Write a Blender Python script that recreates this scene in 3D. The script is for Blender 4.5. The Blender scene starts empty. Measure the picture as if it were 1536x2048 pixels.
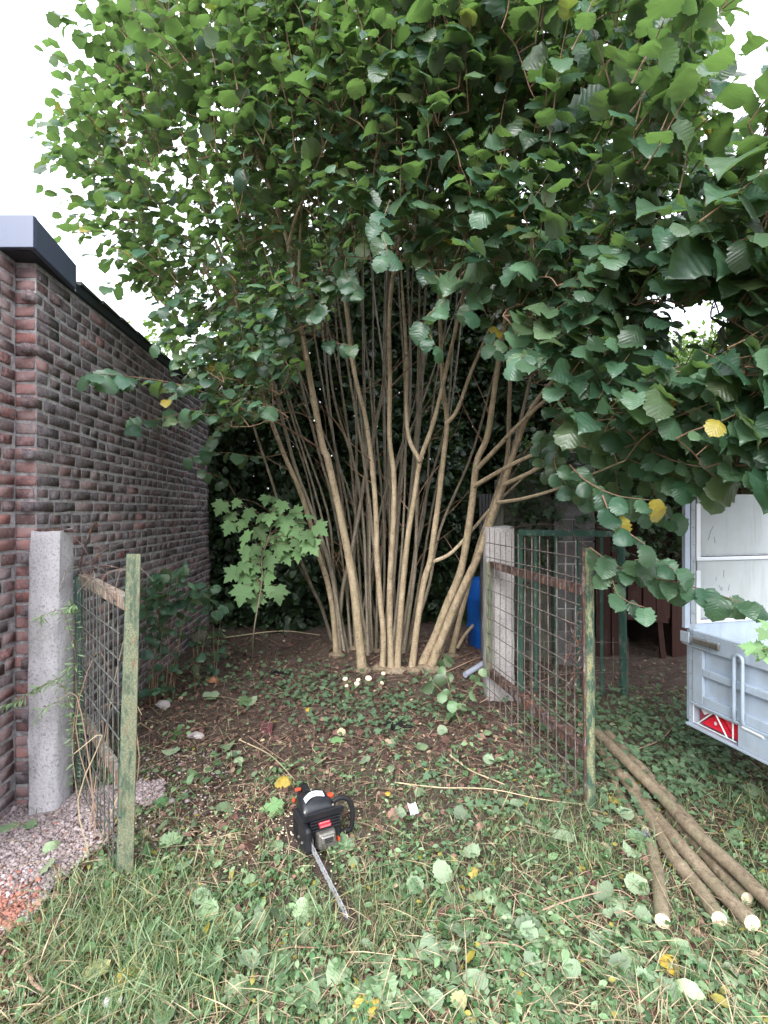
import bpy, math, random
import numpy as np
from mathutils import Vector, Matrix

rng = np.random.default_rng(11)
random.seed(11)
R = math.radians
scn = bpy.context.scene
col = scn.collection

# ------------------------------------------------------------------ camera
F, CX, CY, H = 1000.0, 768.0, 1024.0, 1.45      # focal length and centre in photo pixels, eye height
cam_d = bpy.data.cameras.new('camera')
cam_d.sensor_fit = 'VERTICAL'; cam_d.sensor_height = 36.0
cam_d.lens = 36.0 * F / 2048.0
cam_d.clip_start = 0.05; cam_d.clip_end = 500
cam = bpy.data.objects.new('camera', cam_d); col.objects.link(cam)
cam.location = (0, 0, H); cam.rotation_euler = (R(90), 0, 0)
scn.camera = cam
scn.render.resolution_x = 768; scn.render.resolution_y = 1024

# ------------------------------------------------------------------ sky, sun, exposure
SUN_EL, SUN_AZ = R(34), R(196)                  # azimuth clockwise from +Y: behind the viewer
world = bpy.data.worlds.new('World'); scn.world = world; world.use_nodes = True
wn, wl = world.node_tree.nodes, world.node_tree.links
wn.clear()
w_out = wn.new('ShaderNodeOutputWorld'); w_bg = wn.new('ShaderNodeBackground')
w_sky = wn.new('ShaderNodeTexSky'); w_sky.sky_type = 'NISHITA'; w_sky.sun_disc = False
w_sky.sun_elevation = SUN_EL; w_sky.sun_rotation = SUN_AZ
w_sky.air_density = 1.0; w_sky.dust_density = 1.5; w_sky.ozone_density = 1.0
w_hs = wn.new('ShaderNodeHueSaturation'); w_hs.inputs['Saturation'].default_value = 0.16
w_tc = wn.new('ShaderNodeTexCoord'); w_no = wn.new('ShaderNodeTexNoise')
w_no.inputs['Scale'].default_value = 2.2; w_no.inputs['Detail'].default_value = 5
w_rp = wn.new('ShaderNodeMapRange')
w_rp.inputs['From Min'].default_value = 0.3; w_rp.inputs['From Max'].default_value = 0.7
w_rp.inputs['To Min'].default_value = 0.70; w_rp.inputs['To Max'].default_value = 1.15
w_mu = wn.new('ShaderNodeVectorMath'); w_mu.operation = 'SCALE'
wl.new(w_sky.outputs['Color'], w_hs.inputs['Color'])
wl.new(w_tc.outputs['Generated'], w_no.inputs['Vector'])
wl.new(w_no.outputs['Fac'], w_rp.inputs['Value'])
w_mx = wn.new('ShaderNodeMix'); w_mx.data_type = 'RGBA'; w_mx.inputs['Factor'].default_value = 0.72
w_mx.inputs[7].default_value = (9.3, 9.9, 10.8, 1)                  # even cloud layer over the clear sky
wl.new(w_hs.outputs['Color'], w_mx.inputs[6]); wl.new(w_mx.outputs[2], w_mu.inputs[0])
w_sp = wn.new('ShaderNodeSeparateXYZ'); wl.new(w_tc.outputs['Generated'], w_sp.inputs[0])
w_gr = wn.new('ShaderNodeMapRange'); w_gr.clamp = True              # overcast sky: zenith brighter than horizon
for k_, v_ in (('From Min', 0.0), ('From Max', 1.0), ('To Min', 0.42), ('To Max', 1.30)): w_gr.inputs[k_].default_value = v_
wl.new(w_sp.outputs['Z'], w_gr.inputs['Value'])
w_m2 = wn.new('ShaderNodeMath'); w_m2.operation = 'MULTIPLY'; wl.new(w_gr.outputs['Result'], w_m2.inputs[0]); wl.new(w_rp.outputs['Result'], w_m2.inputs[1])
wl.new(w_m2.outputs[0], w_mu.inputs['Scale'])
wl.new(w_mu.outputs['Vector'], w_bg.inputs['Color'])
w_bg.inputs['Strength'].default_value = 0.15
wl.new(w_bg.outputs['Background'], w_out.inputs['Surface'])

sun_d = bpy.data.lights.new('sun', 'SUN'); sun_d.energy = 1.5; sun_d.angle = R(28); sun_d.color = (1.0, 0.985, 0.96)
sun = bpy.data.objects.new('sun', sun_d); col.objects.link(sun)
sdir = Vector((math.cos(SUN_EL) * math.sin(SUN_AZ), math.cos(SUN_EL) * math.cos(SUN_AZ), math.sin(SUN_EL)))
sun.rotation_euler = sdir.to_track_quat('Z', 'Y').to_euler()
sun.location = (0, -3, 9)

scn.view_settings.view_transform = 'Standard'; scn.view_settings.look = 'None'
scn.view_settings.gamma = 1.0; scn.view_settings.use_curve_mapping = False
scn.view_settings.exposure = 1.8
scn.render.engine = 'CYCLES'
scn.cycles.use_denoising = True
scn.cycles.max_bounces = 4; scn.cycles.transmission_bounces = 3; scn.cycles.diffuse_bounces = 2; scn.cycles.glossy_bounces = 2
scn.cycles.use_adaptive_sampling = True; scn.cycles.adaptive_threshold = 0.02

# ------------------------------------------------------------------ terrain and pixel helpers
def gz(x, y):
    x = np.asarray(x, float); y = np.asarray(y, float)
    z = 0.09 * np.exp(-((x - 0.1) ** 2 / 2.2 + (y - 4.7) ** 2 / 1.0))
    z = z + 0.05 / (1 + np.exp(-(y - 5.2) * 4))
    z = z - 0.13 * np.exp(-((x + 1.95) ** 2 / 0.16 + (y - 2.55) ** 2 / 0.30))
    z = z + 0.010 * np.sin(x * 5.1 + 1.3) * np.cos(y * 4.3) + 0.007 * np.sin(x * 11 + y * 9) + 0.006 * np.cos(x * 17 - y * 13)
    return z
def gzf(x, y): return float(gz(x, y))
def P(u, v, Y): return Vector(((u - CX) * Y / F, Y, H - (v - CY) * Y / F))
def G(u, v, dz=0.0):
    z = 0.0
    for _ in range(12):
        Y = (H - z) * F / max(v - CY, 30); x = (u - CX) * Y / F
        z = gzf(x, Y) + dz
    return Vector((x, Y, z))
def UV(x, y, z=0.0): return x / y * F + CX, CY - (z - H) / y * F

def inpoly(u, v, poly):
    u = np.asarray(u); v = np.asarray(v); inside = np.zeros(u.shape, bool)
    n = len(poly)
    for i in range(n):
        x1, y1 = poly[i]; x2, y2 = poly[(i + 1) % n]
        c = (y1 > v) != (y2 > v)
        with np.errstate(divide='ignore', invalid='ignore'):
            inside ^= c & (u < (x2 - x1) * (v - y1) / (y2 - y1 + 1e-9) + x1)
    return inside

# ------------------------------------------------------------------ materials
class NT:
    def __init__(s, name):
        s.m = bpy.data.materials.new(name); s.m.use_nodes = True
        s.n = s.m.node_tree.nodes; s.l = s.m.node_tree.links; s.n.clear()
        s.out = s.n.new('ShaderNodeOutputMaterial')
    def new(s, t, **kw):
        nd = s.n.new(t)
        for k, v in kw.items():
            if hasattr(nd, k): setattr(nd, k, v)
        return nd
    def set(s, sock, v):
        if isinstance(v, bpy.types.NodeSocket): s.l.new(v, sock)
        elif v is not None:
            if isinstance(v, (tuple, list)) and len(v) == 3 and sock.type == 'RGBA': v = (*v, 1)
            sock.default_value = v
    def noise(s, scale, detail=4, rough=0.55, vec=None, dist=0.0):
        nd = s.new('ShaderNodeTexNoise'); s.set(nd.inputs['Scale'], scale); s.set(nd.inputs['Detail'], detail)
        s.set(nd.inputs['Roughness'], rough); s.set(nd.inputs['Distortion'], dist)
        s.set(nd.inputs['Vector'], vec if vec is not None else s.pos())
        return nd.outputs['Fac']
    def voro(s, scale, vec=None, out='Distance'):
        nd = s.new('ShaderNodeTexVoronoi'); s.set(nd.inputs['Scale'], scale)
        s.set(nd.inputs['Vector'], vec if vec is not None else s.pos())
        return nd.outputs[out]
    def pos(s): return s.new('ShaderNodeNewGeometry').outputs['Position']
    def objc(s): return s.new('ShaderNodeTexCoord').outputs['Object']
    def attr(s, name, out='Color'):
        nd = s.new('ShaderNodeAttribute'); nd.attribute_name = name; return nd.outputs[out]
    def sep(s, v):
        nd = s.new('ShaderNodeSeparateXYZ'); s.set(nd.inputs[0], v); return nd.outputs
    def ramp(s, fac, a, b, lo=0.0, hi=1.0):
        nd = s.new('ShaderNodeMapRange'); nd.clamp = True
        for k, v in (('Value', fac), ('From Min', a), ('From Max', b), ('To Min', lo), ('To Max', hi)): s.set(nd.inputs[k], v)
        return nd.outputs['Result']
    def math(s, op, a, b=None, c=None):
        nd = s.new('ShaderNodeMath'); nd.operation = op; s.set(nd.inputs[0], a)
        if b is not None: s.set(nd.inputs[1], b)
        if c is not None: s.set(nd.inputs[2], c)
        return nd.outputs[0]
    def mix(s, fac, a, b, blend='MIX'):
        nd = s.new('ShaderNodeMix'); nd.data_type = 'RGBA'; nd.blend_type = blend
        s.set(nd.inputs['Factor'], fac); s.set(nd.inputs['A'], None)
        s.set(nd.inputs[6], a); s.set(nd.inputs[7], b)
        return nd.outputs[2]
    def scale_vec(s, v, sc):
        nd = s.new('ShaderNodeVectorMath'); nd.operation = 'MULTIPLY'; s.set(nd.inputs[0], v); nd.inputs[1].default_value = sc
        return nd.outputs[0]
    def bump(s, h, strength=0.5, dist=0.01):
        nd = s.new('ShaderNodeBump'); s.set(nd.inputs['Strength'], strength); s.set(nd.inputs['Distance'], dist); s.set(nd.inputs['Height'], h)
        return nd.outputs['Normal']
    def bsdf(s, colr, rough=0.6, metal=0.0, normal=None, spec=0.5, **kw):
        nd = s.new('ShaderNodeBsdfPrincipled')
        s.set(nd.inputs['Base Color'], colr); s.set(nd.inputs['Roughness'], rough); s.set(nd.inputs['Metallic'], metal)
        s.set(nd.inputs['Specular IOR Level'], spec)
        if normal is not None: s.set(nd.inputs['Normal'], normal)
        for k, v in kw.items(): s.set(nd.inputs[k], v)
        return nd.outputs['BSDF']
    def done(s, shader):
        s.l.new(shader, s.out.inputs['Surface']); return s.m

def leaf_material(name, ca, cb, under, yellow=(0.42, 0.30, 0.03), trans=0.38, tcol=None, veins=True, rough=0.42, spec=0.5):
    t = NT(name)
    tr, tg, tb = t.sep(t.attr('tint'))
    c = t.mix(tr, ca, cb)
    c = t.mix(1.0, c, t.mix(tg, (0.42,) * 3, (1.5,) * 3), 'MULTIPLY')
    c = t.mix(tb, c, yellow)
    bl = t.noise(60, 3, 0.6)
    c = t.mix(t.ramp(bl, 0.35, 0.75, 0, 0.35), c, t.mix(1.0, c, (0.62, 0.68, 0.5), 'MULTIPLY'))
    normal = None
    if veins:
        u, v, _ = t.sep(t.attr('luv', 'Vector'))
        au = t.math('ABSOLUTE', u)
        lat = t.math('FRACT', t.math('MULTIPLY', t.math('SUBTRACT', v, t.math('MULTIPLY', au, 0.55)), 8.0))
        vein = t.math('ABSOLUTE', t.math('SUBTRACT', lat, 0.5))
        vm = t.ramp(vein, 0.0, 0.10, 1, 0)
        mid = t.ramp(au, 0.0, 0.035, 1, 0)
        vv = t.math('MAXIMUM', t.math('MULTIPLY', vm, 0.7), mid)
        c = t.mix(t.math('MULTIPLY', vv, 0.26), c, t.mix(1.0, c, (1.7, 1.65, 1.5), 'MULTIPLY'))
        hgt = t.ramp(vein, 0.0, 0.5, 0, 1)
        normal = t.bump(t.math('ADD', hgt, t.math('MULTIPLY', bl, 0.7)), 0.22, 0.004)
    bf = t.new('ShaderNodeNewGeometry').outputs['Backfacing']
    cu = t.mix(0.55, c, t.mix(1.0, under, t.mix(tg, (0.8,) * 3, (1.15,) * 3), 'MULTIPLY'))
    cc = t.mix(bf, c, cu)
    b = t.bsdf(cc, t.mix(bf, (rough,) * 3, (0.75,) * 3), 0, normal, spec)
    tl = t.new('ShaderNodeBsdfTranslucent')
    t.set(tl.inputs['Color'], t.mix(0.7, t.mix(1.0, c, (1.5, 1.7, 0.7), 'MULTIPLY'), tcol or (0.22, 0.36, 0.03)))
    mx = t.new('ShaderNodeMixShader'); t.set(mx.inputs[0], trans); t.l.new(b, mx.inputs[1]); t.l.new(tl.outputs[0], mx.inputs[2])
    return t.done(mx.outputs[0])

M = {}
M['hazel_leaf'] = leaf_material('hazel_leaf', (0.032, 0.082, 0.052), (0.078, 0.142, 0.082), (0.18, 0.24, 0.15), trans=0.36, tcol=(0.20, 0.34, 0.075), rough=0.36)
M['fallen_leaf'] = leaf_material('fallen_leaf', (0.10, 0.17, 0.085), (0.23, 0.30, 0.18), (0.25, 0.31, 0.21), yellow=(0.5, 0.33, 0.05), trans=0.15)
M['maple_leaf'] = leaf_material('maple_leaf', (0.09, 0.23, 0.09), (0.16, 0.33, 0.13), (0.2, 0.3, 0.14), trans=0.3, veins=True)
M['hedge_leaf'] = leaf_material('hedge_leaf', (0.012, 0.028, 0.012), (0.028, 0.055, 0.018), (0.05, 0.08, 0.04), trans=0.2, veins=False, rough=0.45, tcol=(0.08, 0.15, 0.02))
M['tree_leaf'] = leaf_material('tree_leaf', (0.05, 0.10, 0.03), (0.11, 0.18, 0.04), (0.14, 0.2, 0.08), trans=0.4, veins=False)
M['ivy_leaf'] = leaf_material('ivy_leaf', (0.018, 0.065, 0.035), (0.045, 0.12, 0.06), (0.12, 0.18, 0.09), trans=0.15, rough=0.32)
M['weed_leaf'] = leaf_material('weed_leaf', (0.05, 0.125, 0.045), (0.25, 0.35, 0.19), (0.24, 0.32, 0.19), trans=0.3, veins=False, rough=0.5)
M['grass'] = leaf_material('grass', (0.055, 0.125, 0.05), (0.25, 0.33, 0.19), (0.17, 0.25, 0.11), yellow=(0.46, 0.36, 0.16), trans=0.3, veins=False, rough=0.45)
M['litter'] = leaf_material('litter', (0.075, 0.036, 0.03), (0.24, 0.135, 0.11), (0.18, 0.10, 0.07), yellow=(0.52, 0.41, 0.27), trans=0.05, veins=False, rough=0.8, spec=0.2)

def m_bark(name, ca, cb, moss, k=1.0):
    t = NT(name); p = t.pos()
    st = t.noise(34, 5, 0.6, t.scale_vec(p, (1, 1, 0.22)))
    fine = t.noise(150, 4, 0.65)
    c = t.mix(t.ramp(st, 0.3, 0.72), ca, cb)
    c = t.mix(t.ramp(fine, 0.46, 0.74, 0, 0.55), c, (0.06, 0.042, 0.028))
    kn = t.noise(16, 4, 0.6, None, 0.6); c = t.mix(t.ramp(kn, 0.58, 0.70, 0, 0.65), c, (0.06, 0.042, 0.025))
    ms = t.noise(7, 4, 0.6)
    c = t.mix(t.ramp(ms, 0.5, 0.75, 0, 0.55), c, moss)
    c = t.mix(t.ramp(t.noise(46, 5, 0.75), 0.52, 0.72, 0, 0.3), c, tuple(min(1, x * 1.4) for x in cb))
    dash = t.noise(40, 4, 0.7, t.scale_vec(p, (1, 1, 3.2))); c = t.mix(t.ramp(dash, 0.56, 0.66, 0, 0.7), c, (0.075, 0.05, 0.032))
    blot = t.noise(11, 5, 0.7, t.scale_vec(p, (1, 1, 0.5))); c = t.mix(t.ramp(blot, 0.48, 0.66, 0, 0.35), c, tuple(x * .6 for x in ca))
    lent = t.voro(75, t.scale_vec(p, (1, 1, 1.6)))
    c = t.mix(t.ramp(lent, 0.05, 0.2, 0.5, 0), c, (0.42, 0.34, 0.22))
    h = t.math('ADD', t.math('MULTIPLY', st, 0.7), t.math('MULTIPLY', fine, 0.6))
    return t.done(t.bsdf(c, 0.62, 0, t.bump(h, 0.6, 0.006), 0.4))
M['bark'] = m_bark('hazel_bark', (0.27, 0.20, 0.125), (0.54, 0.43, 0.295), (0.27, 0.25, 0.13))
M['bark_grey'] = m_bark('grey_bark', (0.17, 0.14, 0.105), (0.38, 0.32, 0.245), (0.14, 0.15, 0.06))
M['twig'] = m_bark('twig_bark', (0.15, 0.08, 0.05), (0.26, 0.16, 0.10), (0.16, 0.16, 0.07))
M['log_bark'] = m_bark('log_bark', (0.15, 0.11, 0.075), (0.30, 0.235, 0.16), (0.21, 0.21, 0.12))

def m_cutwood():
    t = NT('cut_wood'); n = t.noise(60, 3)
    c = t.mix(n, (0.62, 0.50, 0.32), (0.82, 0.74, 0.56))
    return t.done(t.bsdf(c, 0.8, 0, t.bump(t.noise(220, 2), 0.3, 0.003), 0.2))
M['cut_wood'] = m_cutwood()

def m_brick():
    t = NT('old_brick')
    tr, tg, tb = t.sep(t.attr('tint'))
    p = t.pos()
    c = t.mix(tr, (0.150, 0.122, 0.128), (0.29, 0.115, 0.098))          # sooty dark to red
    c = t.mix(1.0, c, t.mix(tg, (0.75,) * 3, (1.9,) * 3), 'MULTIPLY')
    n1 = t.noise(38, 5, 0.7); n2 = t.noise(88, 5, 0.75); n3 = t.noise(9, 4, 0.6)
    c = t.mix(t.math('MULTIPLY', t.ramp(n1, 0.44, 0.62, 0, 0.8), t.ramp(tb, 0.0, 0.3, 1, 0.35)), c, (0.045, 0.039, 0.043))
    c = t.mix(t.ramp(n3, 0.5, 0.72, 0, 0.4), c, (0.18, 0.135, 0.135))
    c = t.mix(t.math('MULTIPLY', t.ramp(t.noise(15, 5, 0.7), 0.52, 0.66, 0, 0.75), t.ramp(n2, 0.35, 0.6, 0.2, 1)), c, (0.36, 0.335, 0.34))
    c = t.mix(t.ramp(n2, 0.54, 0.64, 0, 0.62), c, (0.30, 0.27, 0.275))     # pale lichen and lime specks
    c = t.mix(t.math('MULTIPLY', tb, t.ramp(n1, 0.40, 0.58, 0.25, 1.0)), c, (0.50, 0.35, 0.33))
    h = t.math('ADD', t.math('MULTIPLY', n1, 0.8), t.math('MULTIPLY', n2, 0.5))
    return t.done(t.bsdf(c, 0.88, 0, t.bump(h, 0.8, 0.006), 0.25))
M['brick'] = m_brick()
def m_mortar():
    t = NT('lime_mortar')
    n1 = t.noise(22, 5, 0.7); n2 = t.noise(130, 4, 0.7)
    c = t.mix(t.ramp(n1, 0.35, 0.65), (0.33, 0.315, 0.325), (0.66, 0.63, 0.63))
    c = t.mix(t.ramp(n2, 0.52, 0.72, 0, 0.45), c, (0.10, 0.095, 0.10))
    return t.done(t.bsdf(c, 0.95, 0, t.bump(t.math('ADD', n1, n2), 1.0, 0.012), 0.15))
M['mortar'] = m_mortar()
def m_concrete(name, ca, cb, speck, moss=0.25):
    t = NT(name)
    n1 = t.noise(6, 4); n2 = t.noise(75, 4, 0.7); n3 = t.voro(90)
    c = t.mix(t.ramp(n1, 0.3, 0.7), ca, cb)
    c = t.mix(t.ramp(n2, 0.52, 0.66, 0, 0.6), c, speck)
    c = t.mix(t.ramp(t.noise(14, 5, 0.7, t.scale_vec(t.pos(), (1, 1, 0.12))), 0.5, 0.75, 0, 0.45), c, tuple(x * .55 for x in ca))
    c = t.mix(t.ramp(n3, 0.0, 0.25, 0.4, 0), c, (0.65, 0.62, 0.62))
    c = t.mix(t.ramp(t.noise(3.2, 5, 0.7), 0.55, 0.75, 0, moss), c, (0.11, 0.12, 0.05))
    h = t.math('ADD', n2, t.math('MULTIPLY', n1, 0.4))
    return t.done(t.bsdf(c, 0.92, 0, t.bump(h, 0.9, 0.01), 0.2))
M['concrete'] = m_concrete('post_concrete', (0.45, 0.43, 0.45), (0.62, 0.59, 0.61), (0.17, 0.16, 0.165), 0.35)
M['concrete_speck'] = m_concrete('aggregate_concrete', (0.33, 0.31, 0.31), (0.46, 0.43, 0.42), (0.05, 0.045, 0.045), 0.4)
M['block'] = m_concrete('block_concrete', (0.095, 0.095, 0.075), (0.17, 0.165, 0.13), (0.05, 0.05, 0.04), 0.6)  # tone lowered to carry the deep shadow behind the gate
M['block_shaded'] = m_concrete('shaded_block_concrete', (0.10, 0.095, 0.095), (0.18, 0.17, 0.17), (0.045, 0.04, 0.045), 0.4)  # pillar concrete, its shadow darkened into the base colour

def m_paint_rust(name, paint, lichen, rust_lo, lich_lo):
    t = NT(name)
    pz = t.scale_vec(t.pos(), (1, 1, 0.35)); n1 = t.noise(34, 6, 0.75, pz); n2 = t.noise(130, 5, 0.75); n3 = t.noise(30, 6, 0.75, pz)
    c = t.mix(t.ramp(n2, 0.3, 0.7), paint, tuple(x * 0.55 for x in paint))
    c = t.mix(t.ramp(n1, rust_lo, rust_lo + 0.06), c, t.mix(n2, (0.10, 0.035, 0.018), (0.26, 0.12, 0.07)))
    c = t.mix(t.math('MULTIPLY', t.ramp(n3, lich_lo, lich_lo + 0.12), t.ramp(n2, 0.35, 0.6)), c, lichen)
    return t.done(t.bsdf(c, 0.8, 0.0, t.bump(t.math('ADD', n1, n2), 0.7, 0.006), 0.3))
M['paint_green'] = m_paint_rust('weathered_green_paint', (0.045, 0.095, 0.068), (0.29, 0.28, 0.15), 0.58, 0.44)
M['paint_green_clean'] = m_paint_rust('green_paint', (0.05, 0.125, 0.095), (0.22, 0.27, 0.20), 0.62, 0.52)
M['paint_lichen'] = m_paint_rust('lichen_green_paint', (0.07, 0.105, 0.07), (0.20, 0.20, 0.125), 0.56, 0.40)
M['rust'] = m_paint_rust('rusty_iron', (0.075, 0.045, 0.038), (0.34, 0.31, 0.31), 0.52, 0.52)
M['rust_pale'] = m_paint_rust('pale_rusty_rail', (0.24, 0.22, 0.17), (0.45, 0.36, 0.33), 0.50, 0.50)
M['wire'] = m_paint_rust('rusty_wire', (0.14, 0.115, 0.10), (0.26, 0.24, 0.22), 0.58, 0.48)
M['wire_grey'] = m_paint_rust('grey_wire', (0.10, 0.105, 0.095), (0.24, 0.23, 0.20), 0.62, 0.5)

def m_simple(name, c, rough=0.5, metal=0.0, var=0.25, scale=25, spec=0.5, bump=0.15, dirt=None, dirt_amt=0.4):
    t = NT(name); n = t.noise(scale, 5, 0.65)
    cc = t.mix(n, tuple(x * (1 - var) for x in c), tuple(min(1, x * (1 + var)) for x in c))
    if dirt:
        cc = t.mix(t.ramp(t.noise(scale * 0.35, 5, 0.7), 0.48, 0.72, 0, dirt_amt), cc, dirt)
        cc = t.mix(t.ramp(t.noise(scale * 2.2, 5, 0.75, t.scale_vec(t.pos(), (1, 1, 0.10))), 0.52, 0.74, 0, dirt_amt), cc, tuple(x * .6 for x in dirt))
    return t.done(t.bsdf(cc, t.ramp(n, 0.3, 0.7, rough * 0.85, min(1, rough * 1.15)), metal, t.bump(n, bump, 0.004), spec))
M['fascia'] = m_simple('anthracite_fascia', (0.085, 0.10, 0.155), 0.38, 0, 0.08, 8)
M['verge'] = m_simple('dark_roof_verge', (0.022, 0.026, 0.034), 0.6, 0, 0.3, 15)
M['roof_slate'] = m_simple('roof_covering', (0.045, 0.05, 0.045), 0.85, 0, 0.4, 20)
M['galv'] = m_simple('galvanised_steel', (0.40, 0.47, 0.56), 0.42, 0.3, 0.2, 14, dirt=(0.36, 0.34, 0.32), dirt_amt=0.3)
M['galv_dark'] = m_simple('dull_galvanised_steel', (0.33, 0.36, 0.38), 0.5, 0.4, 0.3, 30, dirt=(0.16, 0.14, 0.12), dirt_amt=0.5)
M['alu'] = m_simple('aluminium_profile', (0.66, 0.68, 0.70), 0.35, 0.3, 0.08, 20)
M['panel_white'] = m_simple('scuffed_white_panel', (0.38, 0.405, 0.405), 0.45, 0, 0.08, 5, dirt=(0.26, 0.26, 0.22), dirt_amt=0.45)
M['scuff'] = m_simple('dark_scuff', (0.24, 0.25, 0.25), 0.7)
M['red_lens'] = m_simple('red_reflector', (0.55, 0.012, 0.03), 0.22, 0, 0.25, 60, 0.6)
M['dark_lens'] = m_simple('dark_red_lens', (0.20, 0.02, 0.03), 0.25, 0, 0.3, 60, 0.6)
M['white_lens'] = m_simple('clear_lens', (0.62, 0.60, 0.64), 0.2, 0, 0.1, 60, 0.6)
M['black_plastic'] = m_simple('black_plastic', (0.014, 0.014, 0.018), 0.42, 0, 0.3, 40, 0.5)
M['black_rubber'] = m_simple('black_grip', (0.012, 0.012, 0.013), 0.7, 0, 0.3, 40, 0.3)
M['orange'] = m_simple('orange_red_plastic', (0.50, 0.06, 0.025), 0.4, 0, 0.15, 40)
M['red_label'] = m_simple('red_label', (0.55, 0.05, 0.07), 0.4, 0, 0.12, 40)
M['pink_mark'] = m_simple('pale_label_mark', (0.75, 0.33, 0.36), 0.5, 0, 0.1, 60)
M['badge'] = m_simple('white_badge', (0.72, 0.73, 0.76), 0.4, 0, 0.06, 60)
M['muffler'] = m_simple('sooted_muffler_steel', (0.30, 0.28, 0.25), 0.38, 0.75, 0.4, 60, dirt=(0.09, 0.07, 0.05), dirt_amt=0.6)
M['bar_steel'] = m_simple('bar_steel', (0.52, 0.52, 0.55), 0.42, 0.35, 0.15, 60, dirt=(0.22, 0.2, 0.19))
M['chain_steel'] = m_simple('chain_steel', (0.10, 0.10, 0.11), 0.4, 0.8, 0.5, 200)
M['barrel'] = m_simple('blue_barrel_plastic', (0.004, 0.075, 0.34), 0.4, 0, 0.25, 6, dirt=(0.02, 0.07, 0.15), dirt_amt=0.5)
M['pipe'] = m_simple('grey_pipe', (0.27, 0.29, 0.36), 0.5)
M['white_litter'] = m_simple('white_plastic_scrap', (0.62, 0.62, 0.65), 0.5)
M['maroon'] = m_simple('maroon_scrap', (0.10, 0.03, 0.035), 0.55)
M['fungus'] = m_simple('cut_stub_wood', (0.66, 0.55, 0.40), 0.85, 0, 0.2, 60)
M['stone'] = m_simple('dusty_stone', (0.38, 0.33, 0.32), 0.9, 0, 0.35, 30, bump=0.5)
M['terracotta'] = m_simple('broken_terracotta', (0.36, 0.17, 0.09), 0.9, 0, 0.35, 30, bump=0.5)
M['straw'] = m_simple('dry_straw', (0.46, 0.37, 0.24), 0.8, 0, 0.35, 9, 0.2)
M['dead_stem'] = m_simple('dead_stem', (0.33, 0.22, 0.16), 0.85, 0, 0.4, 12, 0.2)
M['corrugated'] = m_simple('dull_sheet', (0.10, 0.105, 0.115), 0.6, 0.2, 0.35, 8, dirt=(0.06, 0.055, 0.04), dirt_amt=0.7)

def m_plank():
    t = NT('old_red_brown_planks'); p = t.pos()
    g = t.noise(30, 5, 0.65, t.scale_vec(p, (1, 1, 0.06)))
    c = t.mix(g, (0.024, 0.012, 0.010), (0.072, 0.033, 0.026))  # red brown wood, darkened to include the shadow it stands in
    c = t.mix(t.ramp(t.noise(9, 5, 0.7, t.scale_vec(p, (1, 1, 0.3))), 0.55, 0.75, 0, 0.5), c, (0.13, 0.11, 0.09))
    return t.done(t.bsdf(c, 0.85, 0, t.bump(g, 0.6, 0.006), 0.2))
M['plank'] = m_plank()

def m_soil():
    t = NT('soil')
    n1 = t.noise(2.0, 4); n2 = t.noise(28, 6, 0.7); n3 = t.noise(120, 4, 0.7)
    c = t.mix(t.ramp(n2, 0.3, 0.7), (0.06, 0.04, 0.034), (0.17, 0.12, 0.10))
    c = t.mix(t.ramp(n1, 0.45, 0.65, 0, 0.4), c, (0.10, 0.085, 0.055))
    c = t.mix(t.ramp(n3, 0.58, 0.72, 0, 0.5), c, (0.26, 0.20, 0.16))
    return t.done(t.bsdf(c, 0.95, 0, t.bump(t.math('ADD', n2, t.math('MULTIPLY', n3, 0.5)), 1.0, 0.03), 0.15))
M['soil'] = m_soil()
def m_gravel():
    t = NT('pink_gravel')
    tr, tg, tb = t.sep(t.attr('tint'))
    c = t.mix(tr, (0.22, 0.165, 0.165), (0.44, 0.37, 0.37))
    c = t.mix(1.0, c, t.mix(tg, (0.6,) * 3, (1.25,) * 3), 'MULTIPLY')
    c = t.mix(tb, c, (0.34, 0.14, 0.10))
    return t.done(t.bsdf(c, 0.92, 0, t.bump(t.noise(160, 3), 0.5, 0.004), 0.2))
M['gravel'] = m_gravel()
M['gravel_bed'] = m_simple('gravel_dust', (0.21, 0.165, 0.155), 0.95, 0, 0.35, 40, 0.1, 0.8)

# ------------------------------------------------------------------ mesh helpers
def np_mesh(name, V, T, tint=None, luv=None, smooth=False):
    V = np.ascontiguousarray(V, np.float32); T = np.ascontiguousarray(T, np.int32)
    me = bpy.data.meshes.new(name)
    me.vertices.add(len(V)); me.vertices.foreach_set('co', V.ravel())
    me.loops.add(T.size); me.loops.foreach_set('vertex_index', T.ravel())
    me.polygons.add(len(T)); me.polygons.foreach_set('loop_start', np.arange(0, T.size, T.shape[1], dtype=np.int32))
    if smooth: me.polygons.foreach_set('use_smooth', np.ones(len(T), bool))
    if tint is not None:
        a = me.attributes.new('tint', 'FLOAT_COLOR', 'POINT')
        c = np.ones((len(V), 4), np.float32); c[:, :3] = tint; a.data.foreach_set('color', c.ravel())
    if luv is not None:
        a = me.attributes.new('luv', 'FLOAT_VECTOR', 'POINT')
        c = np.zeros((len(V), 3), np.float32); c[:, :2] = luv; a.data.foreach_set('vector', c.ravel())
    me.update(calc_edges=True)
    return me

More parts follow.
